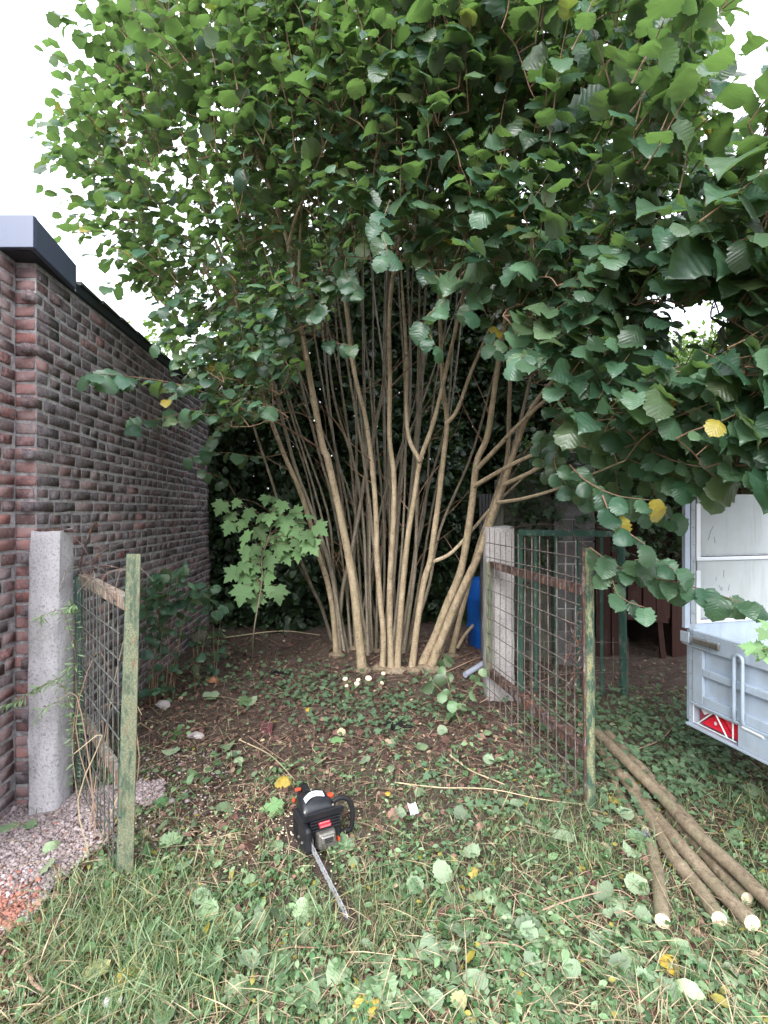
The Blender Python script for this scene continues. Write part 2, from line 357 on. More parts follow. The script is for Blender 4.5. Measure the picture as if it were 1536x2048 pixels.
def link(name, me, parent=None, mat=None):
    if mat is not None and me is not None and len(me.materials) == 0: me.materials.append(M[mat])
    o = bpy.data.objects.new(name, me); col.objects.link(o)
    if parent is not None:
        o.parent = parent
        r = parent
        while r.parent is not None: r = r.parent
        if parent is r: o.matrix_parent_inverse = Matrix.LocRotScale(parent.location, parent.rotation_euler, parent.scale).inverted() if not parent.get('_local') else Matrix()
    return o
def tag(o, label, cat, group=None, kind=None):
    o['label'] = label; o['category'] = cat
    if group: o['group'] = group
    if kind: o['kind'] = kind
    return o
def thing(name, label, cat, loc=(0, 0, 0), rotz=0.0, group=None, local=False):
    o = bpy.data.objects.new(name, None); col.objects.link(o)
    o.location = loc; o.rotation_euler = (0, 0, rotz); o.empty_display_size = 0.1
    if local: o['_local'] = 1
    return tag(o, label, cat, group)

class MB:
    """collects shapes, builds one mesh object"""
    def __init__(s): s.v = []; s.f = []
    def add(s, vs, fs):
        b = len(s.v); s.v += [tuple(p) for p in vs]; s.f += [tuple(i + b for i in f) for f in fs]; return s
    def hull8(s, c8):
        return s.add(c8, [(0, 3, 2, 1), (4, 5, 6, 7), (0, 1, 5, 4), (1, 2, 6, 5), (2, 3, 7, 6), (3, 0, 4, 7)])
    def box(s, lo, hi):
        (a, b, c), (d, e, f) = lo, hi
        return s.hull8([(a, b, c), (d, b, c), (d, e, c), (a, e, c), (a, b, f), (d, b, f), (d, e, f), (a, e, f)])
    def beam(s, p, q, w, t, up=(0, 0, 1)):
        p, q = Vector(p), Vector(q); d = (q - p).normalized(); up = Vector(up)
        if abs(d.dot(up)) > 0.98: up = Vector((1, 0, 0))
        a = d.cross(up).normalized() * (w / 2); b = a.cross(d).normalized() * (t / 2)
        return s.hull8([p - a - b, p + a - b, p + a + b, p - a + b, q - a - b, q + a - b, q + a + b, q - a + b])
    def tube(s, pts, rad, sides=8, cap=True, jit=0.0):
        pts = [Vector(p) for p in pts]; n = len(pts)
        if not hasattr(rad, '__len__'): rad = [rad] * n
        d0 = (pts[1] - pts[0]).normalized()
        ref = Vector((0, 0, 1)) if abs(d0.z) < 0.9 else Vector((1, 0, 0))
        a = d0.cross(ref).normalized(); rings = []
        for i in range(n):
            d = (pts[min(i + 1, n - 1)] - pts[max(i - 1, 0)]).normalized()
            a = (a - d * a.dot(d)).normalized(); b = d.cross(a)
            rings.append([pts[i] + (a * math.cos(2 * math.pi * k / sides) + b * math.sin(2 * math.pi * k / sides)) * rad[i] * (1 + jit * (random.random() - .5)) for k in range(sides)])
        vs = [p for r in rings for p in r]; fs = []
        for i in range(n - 1):
            for k in range(sides):
                k2 = (k + 1) % sides
                fs.append((i * sides + k, i * sides + k2, (i + 1) * sides + k2, (i + 1) * sides + k))
        if cap: fs.append(tuple(range(sides - 1, -1, -1))); fs.append(tuple((n - 1) * sides + k for k in range(sides)))
        return s.add(vs, fs)
    def lathe(s, prof, c=(0, 0, 0), seg=24):
        n = len(prof); c = Vector(c)
        vs = [c + Vector((r * math.cos(2 * math.pi * k / seg), r * math.sin(2 * math.pi * k / seg), z)) for r, z in prof for k in range(seg)]
        fs = [(i * seg + k, i * seg + (k + 1) % seg, (i + 1) * seg + (k + 1) % seg, (i + 1) * seg + k) for i in range(n - 1) for k in range(seg)]
        fs += [tuple(range(seg - 1, -1, -1)), tuple((n - 1) * seg + k for k in range(seg))]
        return s.add(vs, fs)
    def prism(s, poly, fn, t0, t1):
        n = len(poly); vs = [fn(a, b, t0) for a, b in poly] + [fn(a, b, t1) for a, b in poly]
        fs = [tuple(range(n - 1, -1, -1)), tuple(range(n, 2 * n))] + [(i, (i + 1) % n, n + (i + 1) % n, n + i) for i in range(n)]
        return s.add(vs, fs)
    def rock(s, c, r, sq=(1, 1, .7), seed=0):
        rn = random.Random(seed); c = Vector(c); vs = []; rings = 5; seg = 7
        vs.append(c + Vector((0, 0, -r * sq[2])))
        for i in range(1, rings):
            th = math.pi * i / rings
            for k in range(seg):
                ph = 2 * math.pi * k / seg; rr = r * rn.uniform(.75, 1.15)
                vs.append(c + Vector((rr * math.sin(th) * math.cos(ph) * sq[0], rr * math.sin(th) * math.sin(ph) * sq[1], -rr * math.cos(th) * sq[2])))
        vs.append(c + Vector((0, 0, r * sq[2]))); fs = [(0, 1 + (k + 1) % seg, 1 + k) for k in range(seg)]
        for i in range(rings - 2):
            for k in range(seg):
                a = 1 + i * seg + k; b = 1 + i * seg + (k + 1) % seg; fs.append((a, b, b + seg, a + seg))
        e = len(vs) - 1; fs += [(e, e - seg + k, e - seg + (k + 1) % seg) for k in range(seg)]
        return s.add(vs, fs)
    def build(s, name, mat, parent=None, smooth=False, bevel=0.0, xf=None):
        me = bpy.data.meshes.new(name)
        vs = [xf @ Vector(p) for p in s.v] if xf is not None else s.v
        me.from_pydata(vs, [], s.f); me.materials.append(M[mat])
        if smooth: me.polygons.foreach_set('use_smooth', [True] * len(me.polygons))
        me.update()
        o = link(name, me, parent)
        if bevel > 0:
            b = o.modifiers.new('bevel', 'BEVEL'); b.width = bevel; b.segments = 2; b.limit_method = 'ANGLE'
        if smooth and bevel == 0 and len(me.polygons) > 6:
            try: me.set_sharp_from_angle(angle=R(50))
            except Exception: pass
        return o

def catmull(pts, n):
    pts = [Vector(p) for p in pts]
    P_ = [pts[0] * 2 - pts[1]] + pts + [pts[-1] * 2 - pts[-2]]
    seg = len(pts) - 1; out = []
    for i in range(n):
        t = i / (n - 1) * seg; k = min(int(t), seg - 1); t -= k
        a, b, c, d = P_[k:k + 4]
        out.append(0.5 * ((2 * b) + (c - a) * t + (2 * a - 5 * b + 4 * c - d) * t * t + (3 * b - a - 3 * c + d) * t ** 3))
    return out

def xforms(pos, axis, normal, size):
    """rows: 3x3 basis columns X, Y(axis), Z(normal) scaled, plus position"""
    y = axis / np.linalg.norm(axis, axis=1, keepdims=True)
    z = normal - y * np.sum(normal * y, axis=1, keepdims=True)
    z /= np.linalg.norm(z, axis=1, keepdims=True) + 1e-9
    x = np.cross(y, z)
    B = np.stack([x, y, z], axis=2) * size[:, None, None]
    return B, pos
def batch(templates, B, pos, tint):
    """stamp one of the templates per row; returns V, T, tint, luv"""
    n = len(pos); pick = np.arange(n) % len(templates)
    Vs, Ts, Cs, Us = [], [], [], []; off = 0
    for k, (tv, tt, tu) in enumerate(templates):
        idx = np.where(pick == k)[0]
        if not len(idx): continue
        v = np.einsum('nij,kj->nki', B[idx], tv) + pos[idx][:, None, :]
        m = len(tv)
        t = tt[None] + (np.arange(len(idx)) * m)[:, None, None] + off
        Vs.append(v.reshape(-1, 3)); Ts.append(t.reshape(-1, 3))
        Cs.append(np.repeat(tint[idx], m, axis=0)); Us.append(np.tile(tu, (len(idx), 1))); off += m * len(idx)
    return np.concatenate(Vs), np.concatenate(Ts), np.concatenate(Cs), np.concatenate(Us)

# leaf templates: +Y along the leaf, Z up
def grid_leaf(rows, prof, fold, curl, wave, seed, tooth=0.0, cup=0.0):
    rn = np.random.default_rng(seed); ts = np.linspace(0, 1, rows)
    w = np.interp(ts, [p[0] for p in prof], [p[1] for p in prof]); V = []; U = []
    for i, t in enumerate(ts):
        for sx in (-1, 0, 1):
            ww = w[i] * (1 + (tooth if i % 2 else -tooth) * rn.uniform(.4, 1.5) + rn.normal() * tooth * .5) if 0 < i < rows - 1 else w[i]
            x = sx * ww; z = fold * abs(x) - curl * (t - 0.25) ** 2 + (rn.normal() * wave if sx else 0) + cup * abs(x) * (t - .5)
            V.append((x, t - (0.10 * abs(sx) * (1 - t) if t < 0.2 else 0) + (0.03 * abs(sx) if 0.3 < t < .95 else 0), z)); U.append((sx * ww, t))
    T = []
    for i in range(rows - 1):
        for j in range(2):
            a = i * 3 + j; T += [(a, a + 1, a + 4), (a, a + 4, a + 3)]
    return np.array(V), np.array(T), np.array(U)
HZ = [(0, .03), (.06, .27), (.16, .38), (.3, .45), (.45, .48), (.6, .47), (.74, .40), (.84, .27), (.92, .09), (1.0, .0)]
OV = [(0, .02), (.15, .2), (.4, .3), (.65, .26), (.85, .13), (1, 0)]
hz_hd = [grid_leaf(12, HZ, f, c, .03, i, .085, cu) for i, (f, c, cu) in enumerate([(.12, .35, .3), (-.28, .5, .5), (.35, .2, -.5), (-.45, .35, .6), (.05, .7, -.4), (-.2, .25, .7), (.5, .5, .2), (-.55, .3, -.3), (.22, .9, .3), (-.35, 1.0, .2)])]
hz_ld = [grid_leaf(8, HZ, f, c, .03, 40 + i, .08, 0) for i, (f, c) in enumerate([(.15, .35), (-.2, .5), (.28, .2), (-.32, .3), (.05, .65)])]
oval_ld = [grid_leaf(3, [(0, .03), (.5, .3), (1, 0)], f, c, .02, 70 + i) for i, (f, c) in enumerate([(.2, .3), (-.2, .4), (.35, .1)])]
oval = [grid_leaf(4, [(0, .02), (.33, .28), (.67, .25), (1, 0)], f, c, .02, 60 + i) for i, (f, c) in enumerate([(.2, .3), (-.2, .4), (.35, .1), (.0, .6)])]
def star_leaf(pts, fold, droop, seed):
    """palmate leaf from an outline in polar form about its centre"""
    rn = np.random.default_rng(seed); V = [(0, .42, 0)]; U = [(0, .42)]
    for x, y in pts:
        r = math.hypot(x, y - .42); V.append((x, y, fold * abs(x) - droop * r * r + rn.normal() * .015)); U.append((x, y))
    n = len(pts); T = [(0, 1 + (i + 1) % n, 1 + i) for i in range(n)]
    return np.array(V), np.array(T), np.array(U)
half = [(.05, .05), (.22, -.04), (.30, .06), (.50, .10), (.36, .22), (.42, .30), (.62, .48), (.44, .50), (.42, .60), (.24, .55), (.20, .62), (.28, .74), (.16, .76), (.10, .88)]
mp_out = half + [(0, 1.02)] + [(-x, y) for x, y in half[::-1]] + [(0, .08)]
maple = [star_leaf(mp_out, f, d, 80 + i) for i, (f, d) in enumerate([(.1, .3), (-.12, .5), (.22, .2), (-.2, .25), (.0, .7)])]
ivh = [(.06, .02), (.26, -.06), (.46, .10), (.30, .28), (.48, .50), (.24, .55), (.14, .78)]
iv_out = ivh + [(0, 1.0)] + [(-x, y) for x, y in ivh[::-1]] + [(0, .08)]
ivy = [star_leaf(iv_out, f, d, 90 + i) for i, (f, d) in enumerate([(.1, .3), (-.1, .5), (.25, .2)])]
def blade(bend, seed, w=.019):
    V = []; U = []
    for i, t in enumerate((0, .4, .75)):
        for sx in (-1, 1): V.append((sx * w * (1 - t * .55), bend * t * t, t - .22 * bend * t * t)); U.append((sx, t))
    V.append((0, bend, 1 - .22 * bend)); U.append((0, 1))
    return np.array(V), np.array([(0, 1, 3), (0, 3, 2), (2, 3, 5), (2, 5, 4), (4, 5, 6)]), np.array(U)
blades = [blade(b, i) for i, b in enumerate((.15, .4, .7, 1.0, .55, .9))]
straws = [(np.array([(-.012, 0, 0), (.012, 0, 0), (-.012, .5, .04), (.012, .5, .04), (0, 1, .0), (0, .5, .055)]), np.array([(0, 1, 3), (0, 3, 2), (2, 3, 4), (2, 5, 3), (0, 5, 1)]), np.zeros((6, 2)))]
def stone(seed):
    rn = np.random.default_rng(seed)
    V = np.array([(0, 0, .7), (1, 0, 0), (.3, .95, 0), (-.8, .6, 0), (-.8, -.6, 0), (.3, -.95, 0), (0, 0, -.6)], float) * (1 + rn.normal(size=(7, 1)) * .22)
    T = [(0, 1 + i, 1 + (i + 1) % 5) for i in range(5)] + [(6, 1 + (i + 1) % 5, 1 + i) for i in range(5)]
    return V, np.array(T), np.zeros((7, 2))
stones = [stone(i) for i in range(6)]

# ================================================================== SETTING
def make_ground():
    xs = np.unique(np.concatenate([np.linspace(-90, -6, 12), np.linspace(-6, -3, 14), np.linspace(-3, 3.5, 150), np.linspace(3.5, 8, 18), np.linspace(8, 90, 12)]))
    ys = np.unique(np.concatenate([np.linspace(-60, -2, 10), np.linspace(-2, 0.8, 16), np.linspace(0.8, 6, 140), np.linspace(6, 12, 24), np.linspace(12, 120, 14)]))
    X, Y = np.meshgrid(xs, ys); Z = gz(X, Y)
    Z += (rng.normal(size=Z.shape) * 0.005) * ((np.abs(X) < 3.5) & (Y > .8) & (Y < 6))
    V = np.stack([X, Y, Z], -1).reshape(-1, 3); nx = len(xs)
    i, j = np.meshgrid(np.arange(nx - 1), np.arange(len(ys) - 1)); a = (j * nx + i).ravel()
    Q = np.stack([a, a + 1, a + nx + 1, a + nx], 1)
    o = link('ground', np_mesh('ground', V, Q, smooth=True), mat='soil'); o['kind'] = 'structure'
    return o
ground = make_ground()

# ------------------------------------------------------------------ brick building
def brick_template(L, Hh, seed):
    rn = np.random.default_rng(seed); c = .0032; d = .0
    def ring(ins, dep, jit):
        r = [(ins, ins), (L - ins, ins), (L - ins, Hh - ins), (ins, Hh - ins)]
        return [(x + rn.normal() * jit, dep + rn.normal() * jit * .6, z + rn.normal() * jit) for x, z in r]
    V = ring(c, d, .0024) + ring(0, d - .005, .0026) + ring(0, -.05, 0)
    Q = [(0, 1, 2, 3)]
    for k in (0, 4):
        for i in range(4): j = (i + 1) % 4; Q.append((k + i, k + 4 + i, k + 4 + j, k + j))
    T = []
    for q in Q: T += [(q[0], q[1], q[2]), (q[0], q[2], q[3])]
    return np.array(V), np.array(T), np.zeros((12, 2))
CP = 0.0695
def wall_bricks(p0, along, out, length, z0, z1, look, first_half):
    """list of (type, pos, along, out, tint)"""
    a = np.array(along) / np.linalg.norm(along); o = np.array(out) / np.linalg.norm(out); res = []
    nc = int((z1 - z0) / CP)
    for c in range(nc):
        header = (c % 2 == 0) if rng.random() > .12 else (c % 2 == 1)
        s = -0.055 * (c % 4 == 1) if first_half is None else first_half[c % 2]
        while s < length - 0.03:
            h = header if rng.random() > .1 else not header
            L = (.097 if h else .203)
            if s + L > length: L = max(length - s - .004, .02)
            if L > .05:
                pos = np.array(p0) + a * s + o * abs(rng.normal(0, .0032)) + np.array([0, 0, z0 + c * CP + rng.normal(0, .0018)])
                res.append((L, pos, a, o, look(s, z0 + c * CP)))
            s += L + .0165 + abs(rng.normal(0, .0025))
    return res
def look_main(s, z):
    r = min(1, max(0, rng.normal(.06, .10) + (.5 if rng.random() < .05 else 0) + .12 * (z < 1.0) * (s > 1)))
    return (r, min(1, max(0, rng.normal(.38, .2))), 0.5 if rng.random() < .03 else max(0, rng.normal(-.05, .12)))
def look_end(s, z):
    return (min(1, max(0, rng.normal(.62, .3))), min(1, max(0, rng.normal(.65, .25))), min(1, max(0, rng.normal(.30, .28))))
def look_near(s, z):
    return (min(1, max(0, rng.normal(.4, .25))), min(1, max(0, rng.normal(.5, .25))), min(1, max(0, rng.normal(.18, .2))))
WD = np.array([-.073, 1, 0]); WD = WD / np.linalg.norm(WD); WN = np.array([WD[1], -WD[0], 0])
C0 = np.array([-1.865, 2.68, 0.0]); ZB, ZT = -0.2835, 2.785
bld = thing('brick_building', 'old sooty brick outbuilding with dark fascia beside the gravel', 'building', (-2.1, 3.4, 0))
WL = 5.2
core = MB()
q0, q1 = C0 - WN * .0022, C0 + WD * WL - WN * .0022
core.hull8([tuple(q0 + WD * .004 + [0, 0, ZB]), tuple(q1 + [0, 0, ZB]), tuple(q1 - WN * .3 + [0, 0, ZB]), tuple(q0 + WD * .004 - WN * .3 + [0, 0, ZB]),
            tuple(q0 + WD * .004 + [0, 0, ZT]), tuple(q1 + [0, 0, ZT]), tuple(q1 - WN * .3 + [0, 0, ZT]), tuple(q0 + WD * .004 - WN * .3 + [0, 0, ZT])])
wall = core.build('wall', 'mortar', bld)
N0 = C0 - WN * .098 - WD * .004
core2 = MB(); a0 = N0 - WN * .004 - WD * 1.3; a1 = N0 - WN * .004 - WD * .002
core2.hull8([tuple(a0 + [0, 0, ZB]), tuple(a1 + [0, 0, ZB]), tuple(a1 - WN * .16 + [0, 0, ZB]), tuple(a0 - WN * .16 + [0, 0, ZB]),
             tuple(a0 + [0, 0, ZT]), tuple(a1 + [0, 0, ZT]), tuple(a1 - WN * .16 + [0, 0, ZT]), tuple(a0 - WN * .16 + [0, 0, ZT])])
core2.build('wall', 'mortar', bld)
BR = wall_bricks(C0 + WD * .01, WD, WN, WL - .02, ZB, ZT - .01, look_main, None)
BR += wall_bricks(C0 - WN * .105, WN, -WD, .106, ZB, ZT - .01, look_end, (0, 0))
BR += wall_bricks(N0 - WD * 1.28, WD, WN, 1.27, ZB, ZT - .01, look_near, (0, -.05))
tmpl = {}
for kind, L in (('h', .104), ('s', .214)):
    tmpl[kind] = [brick_template(L, .0525, 100 + i + (50 if kind == 's' else 0)) for i in range(8)]
rec = []
for (L, pos, a, o, t) in BR:
    B = np.stack([a, o, np.array([0, 0, 1.0])], 1)          # columns: along, out, up
    kind = 'h' if L < .16 else 's'
    sc = L / (.104 if kind == 'h' else .214)
    Bm = B.copy(); Bm[:, 0] *= sc
    cpt = pos + a * L / 2; yv = max(cpt[1], .4); u, v = UV(cpt[0], yv, cpt[2] + .03)
    dirc = np.array([cpt[0], cpt[1], cpt[2] - H]); dd = np.linalg.norm(dirc)
    area = L * CP * abs(np.dot(dirc / dd, o)) / dd ** 2 if (-10 < u < 1550 and -10 < v < 1700) else 0
    rec.append((area, kind, Bm, pos, t))
rec.sort(key=lambda r: -r[0])
pool = {}
for k, (area, kind, Bm, pos, t) in enumerate(rec[:300]):
    vi = int(rng.integers(0, 8)); key = (kind, vi, tuple(int(x * 5.99) for x in t))
    if key not in pool:
        tv, tt, tu = tmpl[kind][vi]; pool[key] = np_mesh('brick', tv, tt, np.tile(t, (12, 1)))
        pool[key].materials.append(M['brick'])
    ob = link('brick', pool[key], wall)
    mw = Matrix.Identity(4)
    for i in range(3):
        for j in range(3): mw[i][j] = Bm[i, j]
        mw[i][3] = pos[i]
    ob.matrix_basis = mw
Vs, Ts, Cs, off = [], [], [], 0
for k, (area, kind, Bm, pos, t) in enumerate(rec[300:]):
    tv, tt, tu = tmpl[kind][k % 8]
    Vs.append(tv @ Bm.T + pos); Ts.append(tt + off); Cs.append(np.tile(t, (12, 1))); off += 12
o = link('bricks', np_mesh('bricks', np.concatenate(Vs), np.concatenate(Ts), np.concatenate(Cs)), wall, 'brick'); o['kind'] = 'stuff'
# fascia return, verge and roof
def slab(mb, pts, z0a, z0b, z1a, z1b): pass
fa, fb = Vector((-1.775, 2.53, 0)), Vector((-1.845, 3.0, 0))
fc = MB()
fc.hull8([(fa.x - .003, fa.y + .031, 2.79), (fb.x, fb.y, 2.785), (fb.x - .03, fb.y, 2.785), (fa.x - .033, fa.y + .031, 2.79),
          (fa.x - .003, fa.y + .031, 2.953), (fb.x, fb.y, 2.93), (fb.x - .03, fb.y, 2.93), (fa.x - .033, fa.y + .031, 2.953)])
fc.build('fascia_side', 'fascia', bld, bevel=.003)
fc = MB(); fc.hull8([(-4.5, 2.53, 2.79), (fa.x, 2.53, 2.79), (fa.x, 2.56, 2.79), (-4.5, 2.56, 2.79), (-4.5, 2.53, 2.955), (fa.x, 2.53, 2.955), (fa.x, 2.56, 2.955), (-4.5, 2.56, 2.955)])
fc.build('fascia_front', 'fascia', bld, bevel=.003)
vg = MB(); v0 = C0 + WD * .36 + WN * .02; v1 = C0 + WD * WL + WN * .02
vg.hull8([tuple(v0 + [0, 0, 2.785]), tuple(v1 + [0, 0, 2.785]), tuple(v1 - WN * .06 + [0, 0, 2.785]), tuple(v0 - WN * .06 + [0, 0, 2.785]),
          tuple(v0 + [0, 0, 2.845]), tuple(v1 + [0, 0, 2.845]), tuple(v1 - WN * .06 + [0, 0, 2.845]), tuple(v0 - WN * .06 + [0, 0, 2.845])])
vg.build('roof_verge', 'verge', bld, bevel=.004)
rf = MB(); r0 = C0 + WD * -.08; r1 = C0 + WD * WL
rf.hull8([tuple(r0 - WN * .05 + [0, 0, 2.80]), tuple(r1 - WN * .05 + [0, 0, 2.80]), tuple(r1 - WN * 2.6 + [0, 0, 2.80]), tuple(r0 - WN * 2.6 + [0, 0, 2.80]),
          tuple(r0 - WN * .05 + [0, 0, 2.86]), tuple(r1 - WN * .05 + [0, 0, 2.86]), tuple(r1 - WN * 2.6 + [0, 0, 2.86]), tuple(r0 - WN * 2.6 + [0, 0, 2.86])])
roof = rf.build('roof', 'roof_slate', bld)
sf = MB(); f0 = C0 - WD * .12; f1 = C0 + WD * .36
sf.hull8([tuple(f0 + WN * .045 + [0, 0, 2.7865]), tuple(f1 + WN * .012 + [0, 0, 2.7865]), tuple(f1 - WN * .05 + [0, 0, 2.7865]), tuple(f0 - WN * .6 + [0, 0, 2.7865]),
          tuple(f0 + WN * .045 + [0, 0, 2.799]), tuple(f1 + WN * .012 + [0, 0, 2.799]), tuple(f1 - WN * .05 + [0, 0, 2.799]), tuple(f0 - WN * .6 + [0, 0, 2.799])]); sf.build('soffit', 'verge', bld)
for k in range(16):                                               # slate ends that step along the verge
    s0 = .40 + k * .28
    st = MB(); b0 = C0 + WD * s0 + WN * .03; b1 = C0 + WD * (s0 + .27) + WN * .03; zz = 2.847 + rng.normal() * .003
    st.hull8([tuple(b0 + [0, 0, zz]), tuple(b1 + [0, 0, zz]), tuple(b1 - WN * .3 + [0, 0, zz]), tuple(b0 - WN * .3 + [0, 0, zz]),
              tuple(b0 + [0, 0, zz + .022]), tuple(b1 + [0, 0, zz + .010]), tuple(b1 - WN * .3 + [0, 0, zz + .010]), tuple(b0 - WN * .3 + [0, 0, zz + .022])])
    st.build('slate', 'roof_slate', roof)

# ------------------------------------------------------------------ concrete gate posts
def post(name, label, x0, x1, y0, y1, z0, z1, mat, lean=(0, 0), hole=None):
    t = thing(name, label, 'post', ((x0 + x1) / 2, (y0 + y1) / 2, z0))
    n = 12; V = []; ring = 12; rn = random.Random(5)
    for i in range(n + 1):
        f = i / n; z = z0 + (z1 - z0) * f; c = .012 + (.01 if i == n else 0)
        ox, oy = lean[0] * f, lean[1] * f
        pts = [(x0 + c, y0), ((x0 + x1) / 2, y0), (x1 - c, y0), (x1, y0 + c), (x1, (y0 + y1) / 2), (x1, y1 - c), (x1 - c, y1), ((x0 + x1) / 2, y1), (x0 + c, y1), (x0, y1 - c), (x0, (y0 + y1) / 2), (x0, y0 + c)]
        V += [(px + ox + rn.gauss(0, .0022), py + oy + rn.gauss(0, .0022), z + (rn.gauss(0, .006) if i == n else 0)) for px, py in pts]
    Fc = [(i * ring + k, i * ring + (k + 1) % ring, (i + 1) * ring + (k + 1) % ring, (i + 1) * ring + k) for i in range(n) for k in range(ring)]
    Fc.append(tuple(n * ring + k for k in range(ring)))
    mb = MB(); mb.add(V, Fc); mb.build('shaft', mat, t, smooth=True)
    return t
pl = post('concrete_post', 'smooth pale concrete gate post standing in gravel beside the brick wall', -1.825, -1.672, 2.55, 2.70, -.25, 1.352, 'concrete', (.0, .01))
cr = MB()
for k in range(9): cr.rock((-1.80 + .018 * k, 2.60 + .02 * (k % 3), 1.352), .016, (1.3, 1, .6), k)
cr.build('mossy_crust', 'rust', pl)
pr = post('concrete_post', 'speckled concrete gate post behind the rusty mesh gate', .775, .985, 3.76, 3.93, -.2, 1.335, 'concrete_speck', (-.005, 0))

# ------------------------------------------------------------------ mesh gates
def gate(label, wmat, ph, pf, zt_rail, zb_rail, z_top_h, z_top_f, z_bot, nwire, hw, post_kind):
    """ph hinge point, pf free end (x, y)"""
    ph = Vector((ph[0], ph[1], 0)); pf = Vector((pf[0], pf[1], 0)); d = (pf - ph); L = d.length; d.normalize()
    nrm = Vector((d.y, -d.x, 0))
    if nrm.y > 0: nrm = -nrm
    base = (ph + pf) / 2; base.z = gzf(base.x, base.y)
    t = thing('mesh_gate', label, 'gate', base)
    for k in range(nwire):
        f = (k + .5) / nwire; p = ph + d * L * f; zt = z_top_h + (z_top_f - z_top_h) * f + random.gauss(0, .012)
        gz0 = max(gzf(p.x, p.y) + .0, z_bot(f)); b = random.gauss(0, .004)
        mb = MB(); q = p + nrm * .012
        mb.tube([q + Vector((0, 0, gz0)), q + d * b + nrm * random.gauss(0, .004) + Vector((0, 0, .45 * zt)), q + d * random.gauss(0, .004) + Vector((0, 0, .8 * zt)), q + Vector((0, 0, zt))], .0031, 5)
        mb.build('wire', wmat, t)
    for z in hw:
        mb = MB(); q = nrm * .017
        mb.tube([ph + q + Vector((0, 0, z)), ph + d * L * .3 + q + Vector((0, 0, z + random.gauss(0, .004))), ph + d * L * .65 + q + Vector((0, 0, z + random.gauss(0, .004))), pf + q + Vector((0, 0, z))], .0031, 5)
        mb.build('wire', wmat, t)
    return t, ph, pf, d, nrm, L

# left gate: hinge beside the left post, free angle-iron post nearer the viewer
gl, ph, pf, d, nrm, L = gate('leaning green mesh gate hung beside the brick wall', 'wire_grey', (-1.66, 2.72), (-1.035, 1.99), 1.085, .345, 1.10, 1.07, lambda f: .02, 12,
                             [.02, .13, .24, .45, .55, .655, .76, .865, .97], 'angle')
def rail(t, ph, pf, z, mat, name='rail', w=.038, nrm=None):
    mb = MB(); p = ph + Vector((0, 0, z)); q = pf + Vector((0, 0, z))
    mb.beam(p, q, .004, w); mb.beam(p + Vector((0, 0, w / 2)) - nrm * .016, q + Vector((0, 0, w / 2)) - nrm * .016, w * .8, .004)
    return mb.build(name, mat, t)
rail(gl, ph, pf, 1.085, 'rust_pale', nrm=nrm, w=.05); rail(gl, ph, pf, .345, 'rust_pale', nrm=nrm)
mb = MB(); mb.beam(ph + Vector((0, 0, .0)), ph + Vector((0, 0, 1.1)), .03, .03); mb.build('hinge_stile', 'paint_green_clean', gl)
# angle post: bottom (232..268, 1755), top (253..280, 1110)
yb = 1.985; b0 = P(233, 1752, yb); b1 = P(266, 1748, yb); t0 = P(254, 1108, yb + .0); t1 = P(281, 1108, yb + .0)
def plate(p0, p1, q1, q0, th, off):
    o_ = Vector(off).normalized() * th
    mb = MB(); mb.hull8([p0, p1, p1 + o_, p0 + o_, q0, q1, q1 + o_, q0 + o_]); return mb
plate(b0, b1, t1, t0, .006, (0, 1, 0)).build('angle_post', 'paint_lichen', gl)
plate(b0 + Vector((-.001, .006, 0)), b0 + Vector((-.012, .055, 0)), t0 + Vector((-.012, .055, 0)), t0 + Vector((-.001, .006, 0)), .005, (-1, 0, 0)).build('angle_flange', 'paint_green_clean', gl)
for k in range(13):                                             # wire ends bent over the top rail
    f = (k + .4) / 13; p = ph + d * L * f + Vector((0, 0, 1.10)); l = random.uniform(.05, .22)
    mb = MB(); a = Vector((random.uniform(-.6, .7), random.uniform(-.5, .3), random.uniform(.2, 1))).normalized()
    b = Vector((random.uniform(-.5, 1), random.uniform(-.5, .3), random.uniform(-.6, .5))).normalized()
    mb.tube(catmull([p - Vector((0, 0, .03)), p + a * l * .5, p + a * l * .8 + b * l * .4, p + a * l * .8 + b * l], 8), .0024, 4)
    mb.build('bent_wire', 'wire', gl)
p = ph + Vector((.02, 0, 1.10)); mb = MB()
mb.tube(catmull([p, p + Vector((0, -.02, .07)), p + Vector((.05, -.03, .22)), p + Vector((.085, -.03, .29)), p + Vector((.10, -.02, .27))], 12), .0055, 5); mb.build('bent_wire', 'rust', gl)
mb = MB(); mb.tube(catmull([p + Vector((.0, 0, .06)), p + Vector((.10, -.02, .11)), p + Vector((.11, -.02, .15)), p + Vector((.07, -.02, .16))], 10), .005, 5); mb.build('bent_wire', 'rust', gl)
mb = MB(); mb.tube(catmull([p + Vector((.02, 0, -.0)), p + Vector((.09, -.03, .05)), p + Vector((.18, -.05, .06)), p + Vector((.26, -.08, .045))], 10), .005, 5); mb.build('bent_wire', 'rust', gl)

# right gate
gr, ph, pf, d, nrm, L = gate('rusty mesh gate swung open beside the bundle of logs', 'wire', (.775, 3.70), (.985, 2.47), 1.06, .26, 1.325, 1.29, lambda f: .0, 13,
                             [.05, .155, .36, .465, .57, .675, .78, .885, .99, 1.12, 1.225], 'tube')
rail(gr, ph, pf, 1.06, 'rust', nrm=nrm, w=.045); rail(gr, ph, pf, .26, 'rust', nrm=nrm, w=.055)
mb = MB(); mb.beam(ph + Vector((0, -.01, .24)), ph + Vector((0, -.01, 1.08)), .045, .012, up=(0, 1, 0)); mb.build('hinge_stile', 'paint_lichen', gr)
mb = MB(); c0 = P(1180, 1615, 2.45); c1 = P(1176, 1096, 2.45)
mb.tube([c0 + Vector((0, 0, -.04)), c0 + (c1 - c0) * .3, c0 + (c1 - c0) * .65, c1], .026, 12); mb.build('free_post', 'paint_green', gr, smooth=True)
